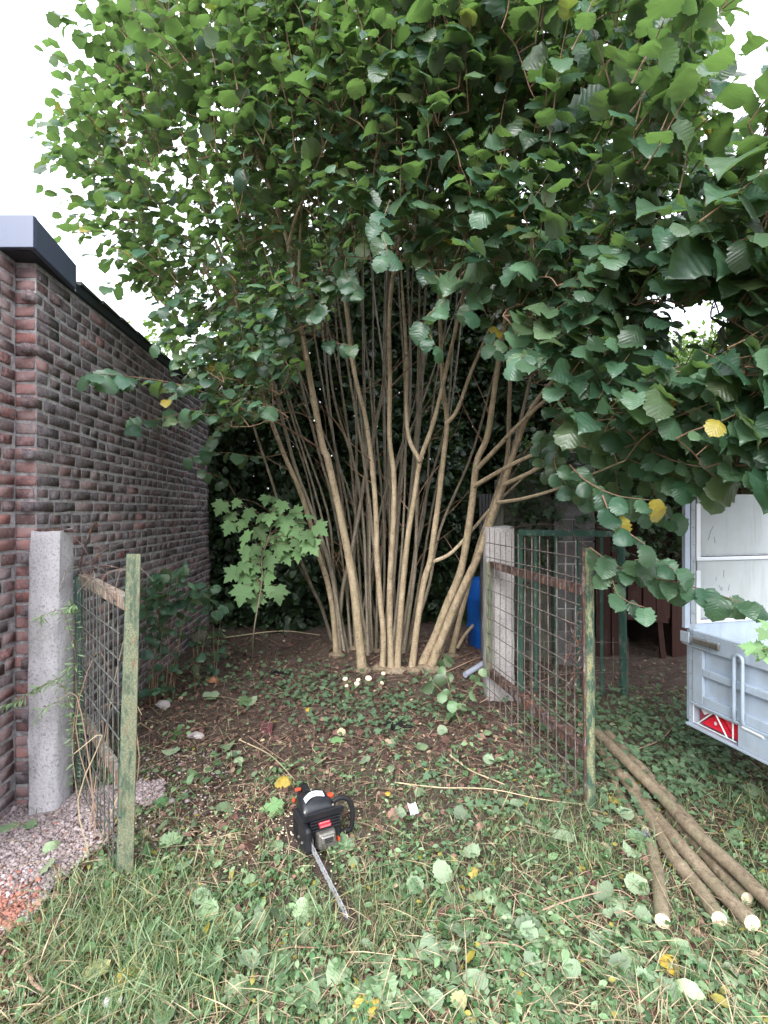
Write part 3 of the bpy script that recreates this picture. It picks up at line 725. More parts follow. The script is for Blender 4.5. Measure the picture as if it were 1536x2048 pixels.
mb = MB(); x = P(1166, 1096, 2.43); y_ = P(1170, 1600, 2.43); mb.beam(y_, x, .010, .012, up=(0, 1, 0)); mb.build('rust_edge', 'rust', gr)
for k in range(10):                                             # tangle of rusty tie wire on the free post
    p = Vector((.955 + random.gauss(0, .012), 2.50, .60 + k * .032)); mb = MB()
    mb.tube(catmull([p + Vector((-.025, -.02, random.gauss(0, .03))), p + Vector((.0, -.045, random.gauss(0, .04))), p + Vector((.025, -.02, random.gauss(0, .04))), p + Vector((.0, .03, random.gauss(0, .03))), p + Vector((-.03, 0, random.gauss(0, .05)))], 12), .003, 4)
    mb.build('tie_wire', 'rust', gr)
mb = MB(); p = P(1147, 1420, 2.55); mb.tube([p + Vector((.022 * math.cos(a * .55), .004 * a / 6, .03 * math.sin(a * .55))) for a in range(13)], .004, 5); mb.build('latch_ring', 'rust', gr)
mb = MB(); q = catmull([P(1020, 1056, 3.6), P(1085, 1048, 3.2), P(1130, 1058, 2.9), P(1176, 1094, 2.44)], 14); mb.tube(q, .0028, 4); mb.build('loose_wire', 'rust', gr)

# ------------------------------------------------------------------ green barred panel behind
YP = 3.95
bp = thing('barred_gate', 'green tubular barred gate leaning by the concrete block pillar', 'gate', P(1140, 1395, YP))
mb = MB(); mb.beam(P(1036, 1065, YP), P(1240, 1068, YP), .045, .03, up=(0, 1, 0)); mb.build('top_rail', 'paint_green_clean', bp)
mb = MB(); mb.beam(P(1046, 1396, YP), P(1240, 1396, YP), .03, .05, up=(0, 1, 0)); mb.build('bottom_rail', 'paint_green_clean', bp)
mb = MB(); mb.beam(P(1039, 1070, YP), P(1040, 1405, YP), .04, .03, up=(0, 1, 0)); mb.build('side_stile', 'paint_green_clean', bp)
for ux in (1071, 1112, 1155, 1203):
    mb = MB(); mb.tube([P(ux, 1074, YP), P(ux, 1230, YP), P(ux + 1, 1390, YP)], .0135, 8); mb.build('bar', 'paint_green_clean', bp, smooth=True)
mb = MB(); mb.tube([P(1241, 1076, YP - .02), P(1245, 1230, YP - .02), P(1248, 1400, YP - .02)], .029, 10); mb.build('end_post', 'paint_green_clean', bp, smooth=True)
for vy in (1284, 1315, 1345, 1376):
    mb = MB(); mb.tube([P(1046, vy - 2, YP - .05), P(1150, vy, YP - .05), P(1256, vy + 1, YP - .055)], .0028, 4); mb.build('wire', 'wire', bp)
for ux in (1060, 1088, 1116, 1140, 1166, 1190, 1226, 1256):
    mb = MB(); mb.tube([P(ux, 1275, YP - .056), P(ux + 1, 1400, YP - .056)], .0028, 4); mb.build('wire', 'wire', bp)

# ------------------------------------------------------------------ block pillar and wall, planks, sheet
YB = 4.62
bw = thing('block_pillar', 'rough shaded concrete block pillar behind the barred gate', 'pillar', P(1150, 1330, YB))
x0, x1 = P(1110, 0, YB).x, P(1189, 0, YB).x
zz = gzf(x0, YB) - .1; k = 0
while zz < 1.95:
    hgt = .195; mb = MB()
    if k % 2: parts = [(x0, x1)]
    else: m_ = x0 + (x1 - x0) * .45; parts = [(x0, m_ - .006), (m_ + .006, x1)]
    for a, b in parts:
        mb = MB(); mb.box((a + random.gauss(0, .004), YB + random.gauss(0, .006), zz), (b + random.gauss(0, .004), YB + .22, zz + hgt)); mb.build('block', 'block_shaded', bw, bevel=.008)
    zz += hgt + .012; k += 1
mb = MB(); mb.box((x0 + .012, YB + .014, gzf(x0, YB) - .1), (x1 - .012, YB + .19, zz)); mb.build('mortar_core', 'mortar', bw)
bw2 = thing('block_wall', 'mossy grey concrete block wall behind the speckled post', 'wall', P(1060, 1330, YB + .3))
wx0, wx1 = P(1006, 0, YB).x, x0 - .01; zz = gzf(wx0, YB) - .1; k = 0
while zz < 1.72:
    s = wx0 - (.12 if k % 2 else 0)
    while s < wx1 - .02:
        e = min(s + .39, wx1); a = max(s, wx0)
        if e - a > .03:
            mb = MB(); mb.box((a, YB + .06 + random.gauss(0, .004), zz), (e, YB + .24, zz + .195)); mb.build('block', 'block', bw2, bevel=.006)
        s += .402
    zz += .207; k += 1
mb = MB(); mb.box((wx0 + .01, YB + .072, gzf(wx0, YB) - .1), (wx1 - .005, YB + .22, zz)); mb.build('mortar_core', 'block_shaded', bw2)
# corrugated sheets standing by the wall
cs = thing('corrugated_sheet', 'dull corrugated sheet leaning beside the mossy block wall', 'sheet', P(980, 1320, YB + .1))
mb = MB(); n = 26; xs_ = np.linspace(P(962, 0, YB).x, wx0 - .01, n); V = []; Fc = []
for i, xx in enumerate(xs_):
    yy = YB + .12 + .012 * math.sin(i * 1.6)
    V += [(xx, yy - .12, .1), (xx, yy, 1.62), (xx, yy - .115, .1), (xx, yy + .005, 1.62)]
for i in range(n - 1):
    a = i * 4; b = a + 4; Fc += [(a, b, b + 1, a + 1), (a + 2, a + 3, b + 3, b + 2), (a + 1, b + 1, b + 3, a + 3)]
mb.add(V, Fc); mb.build('sheet', 'corrugated', cs)
mb = MB(); mb.beam(P(1000, 960, YB - .03), P(985, 1330, YB - .03), .09, .02, up=(0, 1, 0)); mb.build('prop_board', 'block', cs)

sh = thing('plank_shed', 'red brown plank shed with a dark open doorway under ivy', 'shed', (2.4, 5.0, .1))
YS = 4.95
pu = [(1192, 1222), (1224, 1254), (1256, 1284), (1286, 1312), (1314, 1342), (1344, 1374), (1376, 1408), (1410, 1444), (1446, 1480), (1482, 1520), (1522, 1560), (1562, 1600)]
for k, (a, b) in enumerate(pu):
    xa, xb = P(a, 0, YS).x, P(b, 0, YS).x; zt = 1.86 + random.gauss(0, .015)
    zb = gzf(xa, YS) - .05
    if 1250 < a < 1330: zb = H - (1236 - CY) * YS / F        # doorway below
    mb = MB(); yj = YS + random.gauss(0, .006); mb.hull8([(xa, yj, zb), (xb - .006, yj, zb), (xb - .006, yj + .025, zb), (xa, yj + .025, zb), (xa + random.gauss(0, .004), yj, zt), (xb - .006, yj, zt), (xb - .006, yj + .025, zt), (xa, yj + .025, zt)])
    mb.build('plank', 'plank', sh)
mb = MB(); mb.box((P(1190, 0, YS).x, YS + 1.4, .0), (P(1620, 0, YS).x, YS + 1.45, 1.85)); mb.build('back_wall', 'plank', sh)
mb = MB(); mb.box((P(1190, 0, YS).x, YS + .03, 0), (P(1190, 0, YS).x + .04, YS + 1.4, 1.85)); mb.build('side_wall', 'plank', sh); mb = MB(); mb.box((P(1620, 0, YS).x - .04, YS + .03, 0), (P(1620, 0, YS).x, YS + 1.4, 1.85)); mb.build('side_wall', 'plank', sh)
mb = MB(); mb.box((P(1185, 0, YS).x, YS - .08, 1.875), (P(1640, 0, YS).x, YS + 1.55, 1.92)); mb.build('roof', 'roof_slate', sh)
mb = MB(); mb.beam(P(1252, 1232, YS - .03), P(1335, 1240, YS - .03), .03, .06); mb.build('lintel', 'plank', sh)
mb = MB(); mb.beam(P(1318, 1238, YS - .02), P(1334, 1400, YS - .02), .05, .03, up=(0, 1, 0)); mb.build('door_jamb', 'plank', sh)

# ------------------------------------------------------------------ blue barrel, pipe
bc = P(992, 0, 5.2); zb = gzf(bc.x, 5.2)
br = thing('blue_barrel', 'blue plastic barrel standing behind the speckled gate post', 'barrel', (bc.x, 5.2, zb))
mb = MB(); mb.lathe([(.27, -.02), (.29, 0.0), (.295, .18), (.302, .20), (.302, .23), (.295, .25), (.298, .47), (.303, .49), (.303, .52), (.295, .54), (.285, .64), (.25, .70), (.16, .715), (.15, .70), (.0, .70)], (bc.x, 5.2, zb), 32); mb.build('drum', 'barrel', br, smooth=True)
mb = MB(); mb.lathe([(.035, 0), (.035, .02), (.03, .028)], (bc.x - .12, 5.1, zb + .705), 12); mb.build('bung', 'black_plastic', br, smooth=True)
pp = MB(); pp.tube([G(930, 1362) + Vector((0, 0, .05)), P(975, 1322, 4.35)], .024, 12); tag(pp.build('drain_pipe', 'pipe', smooth=True), 'grey plastic pipe end lying against the speckled post', 'pipe')

# ------------------------------------------------------------------ trailer
YAW = math.atan(.233)
TA = Vector((math.sin(YAW), -math.cos(YAW), 0))           # along the tailgate towards the viewer
TI = Vector((math.cos(YAW), math.sin(YAW), 0))            # along the far side, into the trailer
T0 = Vector((1.605, 2.62, 0))
tr = thing('box_trailer', 'galvanised box trailer with white raised side panels parked by the logs', 'trailer', T0 + TA * .6 + TI * .8)
def tp(s, z, out=0.0): return T0 + TA * s - TI * out + Vector((0, 0, z))
def sp(s, z, off=0.0): return T0 + TI * s + TA * off + Vector((0, 0, z))
def tbox(s0, s1, z0, z1, o0, o1):
    mb = MB(); mb.hull8([tp(s0, z0, o1), tp(s1, z0, o1), tp(s1, z0, o0), tp(s0, z0, o0), tp(s0, z1, o1), tp(s1, z1, o1), tp(s1, z1, o0), tp(s0, z1, o0)]); return mb
def sbox(s0, s1, z0, z1, a0, a1):
    mb = MB(); mb.hull8([sp(s0, z0, a1), sp(s1, z0, a1), sp(s1, z0, a0), sp(s0, z0, a0), sp(s0, z1, a1), sp(s1, z1, a1), sp(s1, z1, a0), sp(s0, z1, a0)]); return mb
def tg(u, v, out=0.0):
    """pixel on the tailgate plane -> (s, z)"""
    dx = (u - CX) / F; o_ = T0 - TI * out
    n = TI; t = (o_.x * n.x + o_.y * n.y) / (dx * n.x + 1.0 * n.y)
    p = Vector((dx * t, t, H - (v - CY) * t / F)); return (p - o_).dot(TA), p.z
TLEN = 1.25
zt_, zl_, zs_ = .835, .475, .355                    # tailgate top, tailgate bottom, sill bottom
gate_t = tbox(.035, TLEN, zl_, zt_, -.012, .0).build('tailgate', 'galv', tr)
def tsub(name, s0, s1, z0, z1, o0, o1, mat, par, bev=.002): return tbox(s0, s1, z0, z1, o0, o1).build(name, mat, par, bevel=bev)
tsub('tailgate_rim', .035, TLEN, zt_ - .085, zt_ + .004, .001, .022, 'galv', gate_t, .004)
tsub('tailgate_rim', .035, .095, zl_, zt_ - .087, .001, .020, 'galv', gate_t, .003)
tsub('tailgate_rim', .097, TLEN, zl_, zl_ + .045, .001, .020, 'galv', gate_t, .003)
tsub('rib', .097, TLEN, zl_ + .145, zl_ + .185, .001, .024, 'galv', gate_t, .006)
tsub('corner_post', .0, .033, zs_, zt_ + .005, -.03, .012, 'galv', tr, .003)
# sill channel and lamp recess
tsub('sill', .0, TLEN, zs_ - .012, zs_, -.05, .03, 'galv', tr, .002)
tsub('sill_lip', .034, TLEN, zl_ - .012, zl_ - .001, -.05, .028, 'galv', tr, .002)
tsub('recess_plate', .034, TLEN, zs_ + .001, zl_ - .013, -.08, -.075, 'galv_dark', tr, 0)
s_l0, s_l1 = tg(1386, 1430)[0] + .015, tg(1470, 1470)[0]
tsub('recess_cheek', s_l1 + .035, TLEN, zs_ + .001, zl_ - .013, -.01, .024, 'galv', tr, .003)
lamp = tsub('tail_lamp', s_l0 + .005, s_l1 + .022, zs_ + .008, zl_ - .018, -.07, -.02, 'dark_lens', tr, .004)
mid = (s_l0 + s_l1) / 2 + .01
mb = MB(); mb.prism([(s_l0 + .03, zs_ + .014), (s_l1 - .012, zs_ + .014), (mid + .0, zl_ - .024)], lambda a, b, o_: tp(a, b, o_), -.018, -.008); mb.build('reflector', 'red_lens', lamp)
mb = MB(); mb.prism([(s_l0 + .012, zl_ - .022), (mid - .02, zl_ - .022), (s_l0 + .045, zs_ + .062)], lambda a, b, o_: tp(a, b, o_), -.0185, -.010); mb.build('lamp_lens', 'white_lens', lamp)
mb = MB(); mb.prism([(mid + .02, zl_ - .022), (s_l1 + .018, zl_ - .022), (s_l1 + .018, zs_ + .012), (s_l1 - .005, zs_ + .012)], lambda a, b, o_: tp(a, b, o_), -.0185, -.0095); mb.build('lamp_lens', 'red_lens', lamp)
mb = MB(); c = tp((s_l0 + s_l1) / 2, zs_ + .045, -.0075); mb.rock(c, .010, (.4, 1, 1), 3); mb.build('bulb_glint', 'white_lens', lamp)
go = .012
for (a, b) in (((s_l0, zs_ + .012), (s_l0, zl_ - .02)), ((s_l0, zl_ - .02), (s_l1 + .02, zl_ - .02)), ((s_l0, zs_ + .012), (s_l1 + .02, zs_ + .012)), ((s_l1, zs_ + .012), (s_l1, zl_ - .02)),
               ((s_l0 + .025, zs_ + .012), (mid - .008, zl_ - .02)), ((mid + .01, zl_ - .02), (s_l1 - .03, zs_ + .012))):
    mb = MB(); mb.tube([tp(*a, go), tp(*b, go)], .0035, 6); mb.build('guard_bar', 'alu', tr, smooth=True)
# latch at the far top corner
lt = tsub('latch', -.015, .20, zt_ - .058, zt_ - .020, .024, .034, 'galv_dark', tr, .003)
tsub('latch_lever', .06, .21, zt_ - .052, zt_ - .026, .035, .048, 'muffler', lt, .004)
tsub('latch_hook', -.02, .035, zt_ - .062, zt_ - .006, .036, .046, 'galv', lt, .004)
mb = MB(); mb.tube([tp(-.01, zt_ - .066, .044), tp(.06, zt_ - .07, .046), tp(.14, zt_ - .072, .044)], .003, 6); mb.build('latch_spring', 'galv_dark', lt)
# bent tube bracket
su0, zu0 = tg(1470, 1308, .03); su1, _ = tg(1487, 1308, .03); zb0 = zl_ - .012
rw = (su1 - su0) / 2; cu = (su0 + su1) / 2
pts = [tp(su0 - .018, zb0 - .004, .012), tp(su0 - .006, zb0 + .02, .03), tp(su0, zb0 + .06, .036)] + [tp(su0, zu0 - .08, .036)] + [tp(cu - rw * math.cos(a), zu0 - rw + rw * math.sin(a), .036) for a in np.linspace(0, math.pi, 8)] + [tp(su1, zu0 - .08, .036), tp(su1, zb0 + .06, .036), tp(su1 - .006, zb0 + .02, .03), tp(su1 - .012, zb0 - .004, .012)]
mb = MB(); mb.tube(pts, .0085, 8); mb.build('bracket_tube', 'galv', tr, smooth=True)
mb = MB(); mb.tube([tp(su1 - .01, zb0 - .006, .02), tp(su1 + .09, zb0 - .010, .02)], .010, 8); mb.build('hinge_pin', 'alu', tr, smooth=True)
# far side: corner upright, white panels between aluminium rails
sbox(-.028, .004, zt_ + .006, 1.545, -.026, -.004).build('upright', 'galv', tr, bevel=.002)
sbox(.005, .034, zt_ + .006, 1.545, -.020, .0).build('upright', 'galv_dark', tr, bevel=.002)
SL = 1.9
def side_panel(z0, z1):
    p_ = sbox(.05, SL, z0, z1, -.016, -.006).build('side_panel', 'panel_white', tr)
    sbox(.036, .062, z0 - .012, z1 - .05, -.005, .004).build('edge_trim', 'alu', p_, bevel=.002)
    sbox(.036, SL, z0 - .022, z0 - .003, -.018, .006).build('bottom_trim', 'alu', p_, bevel=.003)
    sbox(.064, SL, z0 + .002, z0 + .010, -.005, .002).build('bottom_trim', 'galv_dark', p_)
    return p_
pa = side_panel(1.215, 1.545); pb = side_panel(.885, 1.191)
sbox(.0, SL, .36, .862, -.022, -.002).build('side_board', 'galv', tr)
sbox(-.034, -.029, 1.08, 1.13, -.03, .0).build('catch_plate', 'alu', tr, bevel=.002)
mb = MB(); c = sp(-.045, 1.105, -.014); mb.tube([c - TI * .002 + Vector((0, 0, 0)), c + TI * .012], .016, 10); mb.build('catch', 'white_litter', tr, smooth=True)
for par, marks in ((pa, [(.12, 1.30, .14, 1.36), (.145, 1.36, .15, 1.375), (.165, 1.285, .157, 1.32)]), (pb, [(.22, 1.10, .222, 1.14), (.17, 1.085, .172, 1.105), (.19, 1.06, .205, 1.03), (.21, 1.05, .208, 1.03), (.25, 1.03, .257, 1.06), (.31, .95, .33, .93)])):
    for (a, b, c_, e) in marks:
        mb = MB(); mb.beam(sp(a, b, -.0055), sp(c_, e, -.0055), .004, .0012, up=tuple(TA)); mb.build('scuff_mark', 'scuff', par)
for zz_r in np.arange(zs_ + .03, zt_, .075):
    mb = MB(); c = tp(.016, zz_r, .012); mb.rock(c, .005, (1, 1, 1), 2); mb.build('rivet', 'galv_dark', tr, smooth=True)
for zz_r in np.arange(.92, 1.53, .09):
    mb = MB(); c = sp(.020, zz_r, .001); mb.rock(c, .004, (1, 1, 1), 3); mb.build('rivet', 'galv_dark', tr, smooth=True)
for sr in np.arange(.12, 1.2, .16):
    mb = MB(); c = tp(sr, zt_ - .012, .023); mb.rock(c, .004, (1, 1, 1), 4); mb.build('rivet', 'galv_dark', gate_t, smooth=True)
# deck and near side, outside the frame but part of the body
mb = MB(); mb.hull8([tp(.0, .40, -.09), tp(TLEN, .40, -.09), tp(TLEN, .40, -SL), tp(.0, .40, -SL), tp(.0, .46, -.09), tp(TLEN, .46, -.09), tp(TLEN, .46, -SL), tp(.0, .46, -SL)]); mb.build('deck', 'galv_dark', tr)
mb = MB(); mb.hull8([tp(TLEN + .002, .36, .0), tp(TLEN + .03, .36, .0), tp(TLEN + .03, .36, -SL), tp(TLEN + .002, .36, -SL), tp(TLEN + .002, .84, .0), tp(TLEN + .03, .84, .0), tp(TLEN + .03, .84, -SL), tp(TLEN + .002, .84, -SL)]); mb.build('side_board', 'galv', tr)
for s_ in (-.02, TLEN - .12):
    cw = tp(s_, .27, -1.1); mb = MB(); mb.tube([cw, cw + TA * .14], .27, 24); wh = mb.build('wheel', 'black_rubber', tr, smooth=True)
    mb = MB(); mb.tube([cw - TA * .004, cw + TA * .144], .15, 16); mb.build('rim', 'galv_dark', wh, smooth=True)

# ================================================================== HAZEL
hz = thing('hazel_tree', 'tall many-stemmed hazel with spreading leafy crown behind the open gates', 'tree', (0.05, 4.5, gzf(.05, 4.5)))
stem_pts = []                                             # sample points for the twigs to grow from
def px_stem(pts, y1, w0, w1, mat='bark', y0=None, ext=1.2, name='stem', parent=None, n=None, bow=0.0):
    """pixel polyline from the foot up; depth runs from the ground contact to y1"""
    if y0 is None: y0 = G(*pts[0]).y
    v0, v1 = pts[0][1], pts[-1][1]; W = []; Rr = []
    L = [0]
    for a, b in zip(pts, pts[1:]): L.append(L[-1] + math.hypot(b[0] - a[0], b[1] - a[1]))
    for (u, v), l in zip(pts, L):
        f = l / L[-1]; Y = y0 + (y1 - y0) * f + bow * math.sin(f * math.pi)
        W.append(P(u, v, Y)); Rr.append((w0 + (w1 - w0) * f) * .60 * Y / F / 2)
    if ext > 0:
        dr = (W[-1] - W[-2]).normalized(); dr = (dr + Vector((0, -.05, .12))).normalized()
        e1 = W[-1] + dr * ext * .5; e2 = e1 + (dr + Vector((random.gauss(0, .1), -.1, .0))).normalized() * ext * .5
        W += [e1, e2]; Rr += [Rr[-1] * .7, .004]
    W[0].z -= .06
    n = n or max(8, len(W) * 4)
    C = catmull(W, n); rr = list(np.interp(np.linspace(0, len(W) - 1, n), range(len(W)), Rr))
    rr = [r * (1 + .035 * random.gauss(0, 1)) for r in rr]; rr[0] *= 1.35; rr[1] *= 1.15
    mb = MB(); mb.tube(C, rr, 9, jit=.05); o = mb.build(name, mat, parent or hz, smooth=True)
    stem_pts.extend(C)
    return o
S = []
S.append(px_stem([(726, 1340), (704, 1151), (658, 930), (645, 891), (612, 712), (587, 559), (575, 482), (542, 384), (520, 326), (503, 260), (490, 120)], 3.3, 30, 9))
S.append(px_stem([(674, 1308), (666, 1228), (655, 1165), (636, 1105), (613, 1021), (593, 966), (570, 914), (534, 819), (512, 748), (479, 669), (437, 588), (407, 533)], 3.7, 19, 11, ext=0))
S.append(px_stem([(680, 1306), (674, 1225), (666, 1160), (650, 1100), (629, 1037), (593, 943), (574, 874), (557, 809), (546, 760), (525, 660)], 4.0, 16, 10, 'bark_grey'))
S.append(px_stem([(667, 1280), (643, 1215), (627, 1182), (601, 1120), (570, 1045), (557, 1005), (534, 933), (512, 868), (492, 803), (470, 730)], 4.2, 12, 6, 'bark_grey'))
S.append(px_stem([(678, 1306), (680, 1228), (688, 1163), (702, 1107), (718, 1026), (732, 940), (752, 850), (770, 740), (775, 600)], 4.6, 15, 9, 'bark_grey'))
S.append(px_stem([(764, 1336), (767, 1277), (760, 1195), (754, 1114), (752, 1030), (745, 940), (732, 842), (716, 777), (703, 712), (690, 600), (668, 480), (660, 300)], 3.6, 21, 9))
S.append(px_stem([(783, 1340), (780, 1260), (780, 1163), (786, 1065), (788, 956), (779, 875), (780, 760), (778, 646), (786, 549), (800, 470), (810, 330)], 3.3, 21, 10))
S.append(px_stem([(793, 1340), (800, 1244), (808, 1146), (817, 1065), (828, 1000), (840, 923), (863, 858), (882, 787), (895, 728), (912, 656), (925, 598), (934, 516), (945, 380)], 3.3, 22, 9))
S.append(px_stem([(822, 1340), (835, 1244), (848, 1163), (860, 1124), (866, 1081), (876, 1010), (886, 923), (894, 848), (886, 777), (882, 695), (879, 598), (877, 500), (880, 350)], 3.4, 23, 9))
S.append(px_stem([(835, 1334), (868, 1277), (893, 1212), (920, 1147), (933, 1081), (944, 1005), (954, 923), (974, 875), (987, 793), (996, 728), (1013, 624), (1022, 565), (1032, 420)], 3.1, 29, 11))
S.append(px_stem([(856, 1334), (884, 1277), (917, 1195), (956, 1114), (972, 1068), (993, 1005), (1009, 963), (1022, 923), (1039, 875), (1058, 826), (1084, 787), (1117, 748), (1170, 690)], 3.0, 29, 12))
S.append(px_stem([(900, 1309), (920, 1235), (938, 1163), (958, 1090), (985, 1010), (1013, 923), (1018, 826), (1022, 695), (1024, 600), (1030, 480)], 3.9, 20, 9))
S.append(px_stem([(910, 1296), (930, 1270), (969, 1228), (1010, 1190)], 5.2, 12, 9, ext=.6))
S.append(px_stem([(868, 1330), (905, 1240), (960, 1110), (1000, 1000), (1029, 891), (1049, 809), (1062, 754), (1091, 663), (1114, 581)], 3.5, 18, 8, 'bark_grey'))
for (b, mpt, t, w, yb, yt) in [((700, 1290), (690, 1050), (640, 600), 11, 5.2, 5.2), ((716, 1292), (712, 1000), (690, 560), 12, 5.1, 4.9), ((735, 1290), (735, 1010), (725, 540), 13, 5.0, 5.0), ((745, 1296), (716, 960), (652, 640), 12, 4.9, 4.6),
                               ((750, 1288), (770, 1000), (772, 520), 12, 5.2, 5.1), ((776, 1290), (800, 1000), (815, 560), 11, 5.1, 4.8), ((786, 1292), (822, 980), (850, 600), 13, 5.0, 4.4), ((798, 1286), (850, 1000), (905, 700), 11, 5.1, 4.8),
                               ((705, 1296), (745, 1120), (800, 900), 11, 5.0, 5.0), ((760, 1292), (728, 1120), (640, 850), 10, 5.2, 5.2), ((740, 1300), (700, 1100), (600, 760), 12, 4.9, 4.5), ((812, 1296), (880, 1060), (985, 760), 12, 4.9, 4.2),
                               ((690, 1284), (640, 1080), (560, 800), 9, 5.2, 4.9), ((770, 1300), (748, 1090), (700, 760), 14, 4.8, 4.2), ((806, 1300), (832, 1100), (838, 640), 13, 4.8, 4.3), ((730, 1296), (758, 1080), (846, 800), 10, 5.1, 5.2), ((790, 1284), (775, 1000), (752, 620), 9, 5.4, 5.4)] + [((688 + k * 8, 1288 + (k * 7) % 16), (688 + k * 8 + (k - 8) * 6, 1020), (720 + (k - 8) * 26, 590), 9 + (k * 5) % 5, 4.7 + .1 * (k % 6), 4.3 + .12 * ((k * 3) % 7)) for k in range(17)]:
    mm = ((b[0] + mpt[0]) / 2 + random.gauss(0, 4), (b[1] + mpt[1]) / 2); m2 = ((t[0] + mpt[0]) / 2 + random.gauss(0, 9), (t[1] + mpt[1]) / 2)
    S.append(px_stem([b, mm, mpt, m2, t], yt, w, w * .55, 'bark_grey', y0=yb))
def px_branch(parent, pts, ys, w0, w1, ext=.3, mat='bark'):
    W = [P(u, v, y) for (u, v), y in zip(pts, np.linspace(ys[0], ys[1], len(pts)))]
    rr = [max(.003, w * y / F / 2) for w, y in zip(np.linspace(w0, w1, len(pts)), np.linspace(ys[0], ys[1], len(pts)))]
    if ext:
        W.append(W[-1] + (W[-1] - W[-2]).normalized() * ext); rr.append(.003)
    n = len(W) * 4; C = catmull(W, n); r2 = np.interp(np.linspace(0, len(W) - 1, n), range(len(W)), rr)
    mb = MB(); mb.tube(C, list(r2), 7); mb.build('branch', mat, parent, smooth=True); stem_pts.extend(C)
    return C
px_branch(S[9], [(955, 937), (993, 897), (1032, 855), (1084, 806), (1130, 770)], (3.72, 3.0), 10, 7)
px_branch(S[9], [(949, 972), (993, 946), (1042, 920), (1107, 891), (1172, 852)], (3.75, 2.7), 10, 6)
px_branch(S[10], [(1008, 969), (1058, 946), (1123, 910), (1180, 880)], (3.5, 2.6), 9, 6)
px_branch(S[10], [(994, 1005), (1042, 998), (1110, 979), (1180, 950)], (3.55, 2.4), 8, 5)
px_branch(S[8], [(862, 1125), (902, 1106), (947, 1057), (980, 1018), (1015, 985)], (4.15, 4.1), 8, 5)
px_branch(S[8], [(893, 848), (915, 819), (941, 747), (965, 690)], (3.75, 3.6), 9, 6)
px_branch(S[0], [(614, 720), (600, 640), (598, 540), (602, 440)], (3.65, 3.5), 7, 5, .4)
px_branch(S[0], [(577, 490), (590, 440), (606, 400)], (3.45, 3.3), 8, 6, .5)
px_branch(S[1], [(480, 669), (474, 610), (455, 545), (430, 480)], (3.9, 3.6), 7, 5, .4)
px_branch(S[6], [(786, 549), (806, 520), (830, 470)], (3.5, 3.4), 9, 6, .4)
px_branch(S[7], [(840, 923), (815, 860), (812, 700), (806, 600)], (3.85, 3.9), 9, 6, .4)
for k in range(120):                                                   # thin dead twigs inside the clump
    st = S[random.randrange(len(S))]; vs = st.data.vertices; c = vs[random.randrange(9 * 5, max(9 * 6, int(len(vs) * .7)))].co.copy()
    if c.z < .3: continue
    u_, v_ = UV(c.x, c.y, c.z); sg = 1 if u_ > 770 else -1
    if random.random() < .25: sg = -sg
    a = Vector((sg * random.uniform(.2, .8), random.uniform(-.4, .3), random.uniform(.4, 1))).normalized(); l = random.uniform(.2, .6)
    mb = MB(); mid_ = c + a * l * .5 + Vector((random.gauss(0, .03), 0, random.gauss(0, .03)))
    mb.tube(catmull([c, mid_, c + a * l + Vector((0, 0, random.uniform(-.02, .1)))], 7), [.005, .0045, .004, .0035, .003, .0025, .0015], 5)
    mb.build('twig', 'twig', st)

for k, (u, v, rr_) in enumerate([(676, 1312, .07), (726, 1344, .08), (764, 1340, .07), (790, 1344, .09), (825, 1344, .07), (850, 1340, .10), (900, 1314, .07), (740, 1305, .10), (800, 1300, .10), (700, 1300, .08)]):
    p = G(u, v); mb = MB(); mb.rock((p.x, p.y + .02, p.z), rr_, (1.25, 1.0, .55), 30 + k); mb.build('stool', 'log_bark', hz, smooth=True)
# ------------------------------------------------------------------ shoots and leaves
leafP, leafA, leafN, leafS, leafT = [], [], [], [], []
TW = MB()
HC = np.array([.1, 4.6, 1.0])
def nrmz(a): return a / (np.linalg.norm(a) + 1e-9)
def add_leaf(p, ax, n, s, t): leafP.append(p); leafA.append(ax); leafN.append(n); leafS.append(s); leafT.append(t)
def leaf_tint(z=0, yel=0.03):
    return (float(np.clip(rng.normal(.45, .28), 0, 1)), float(np.clip(rng.normal(.5, .24), 0, 1)), .7 if rng.random() < yel * .12 else float(np.clip(rng.normal(-.02, .06), 0, .3)))
def shoot(p, d, n, ls, spacing=.055, droop=.5, facing=.8, start=0, tw=True):
    """alternate leaves along a shoot from p in direction d"""
    p = np.array(p, float); d = nrmz(np.array(d, float)); pts = [p.copy()]
    side = nrmz(np.cross(d, [0, 0, 1.0]) + 1e-6); sgn = 1
    outw = np.array([p[0] - HC[0], p[1] - HC[1], 0]); outw = nrmz(outw)
    for k in range(n):
        d = nrmz(d + rng.normal(size=3) * .10 + np.array([0, 0, -.05]))
        p = p + d * spacing * rng.uniform(.8, 1.2); pts.append(p.copy())
        if k < start: continue
        s = ls * rng.uniform(.72, 1.2) * (1 - .25 * (k / n) ** 3)
        pet = nrmz(side * sgn * .9 + d * .55 + rng.normal(size=3) * .3 + np.array([0, 0, .05])); sgn = -sgn
        ax = nrmz(pet * .75 + np.array([0, 0, -droop]) * rng.uniform(.3, 1.4) + outw * .25 + rng.normal(size=3) * .18)
        nn = nrmz(np.array([0, 0, 1.0]) + outw * facing * rng.uniform(.2, 1.3) + rng.normal(size=3) * .32)
        add_leaf(p + pet * .018, ax, nn, s, leaf_tint())
    if tw: TW.tube([Vector(q) for q in pts], list(np.linspace(.0032, .0012, len(pts))), 4, cap=False)
    return pts
crown = [(240, -110), (235, 60), (230, 150), (190, 245), (170, 310), (180, 380), (245, 430), (255, 520), (315, 600), (345, 690), (390, 790), (470, 850), (560, 820), (600, 730), (640, 660), (690, 590), (720, 520), (800, 470), (860, 530), (960, 570), (1020, 640), (1080, 720), (1115, 800), (1185, 860), (1265, 880), (1400, 920), (1680, 950), (1680, -110)]
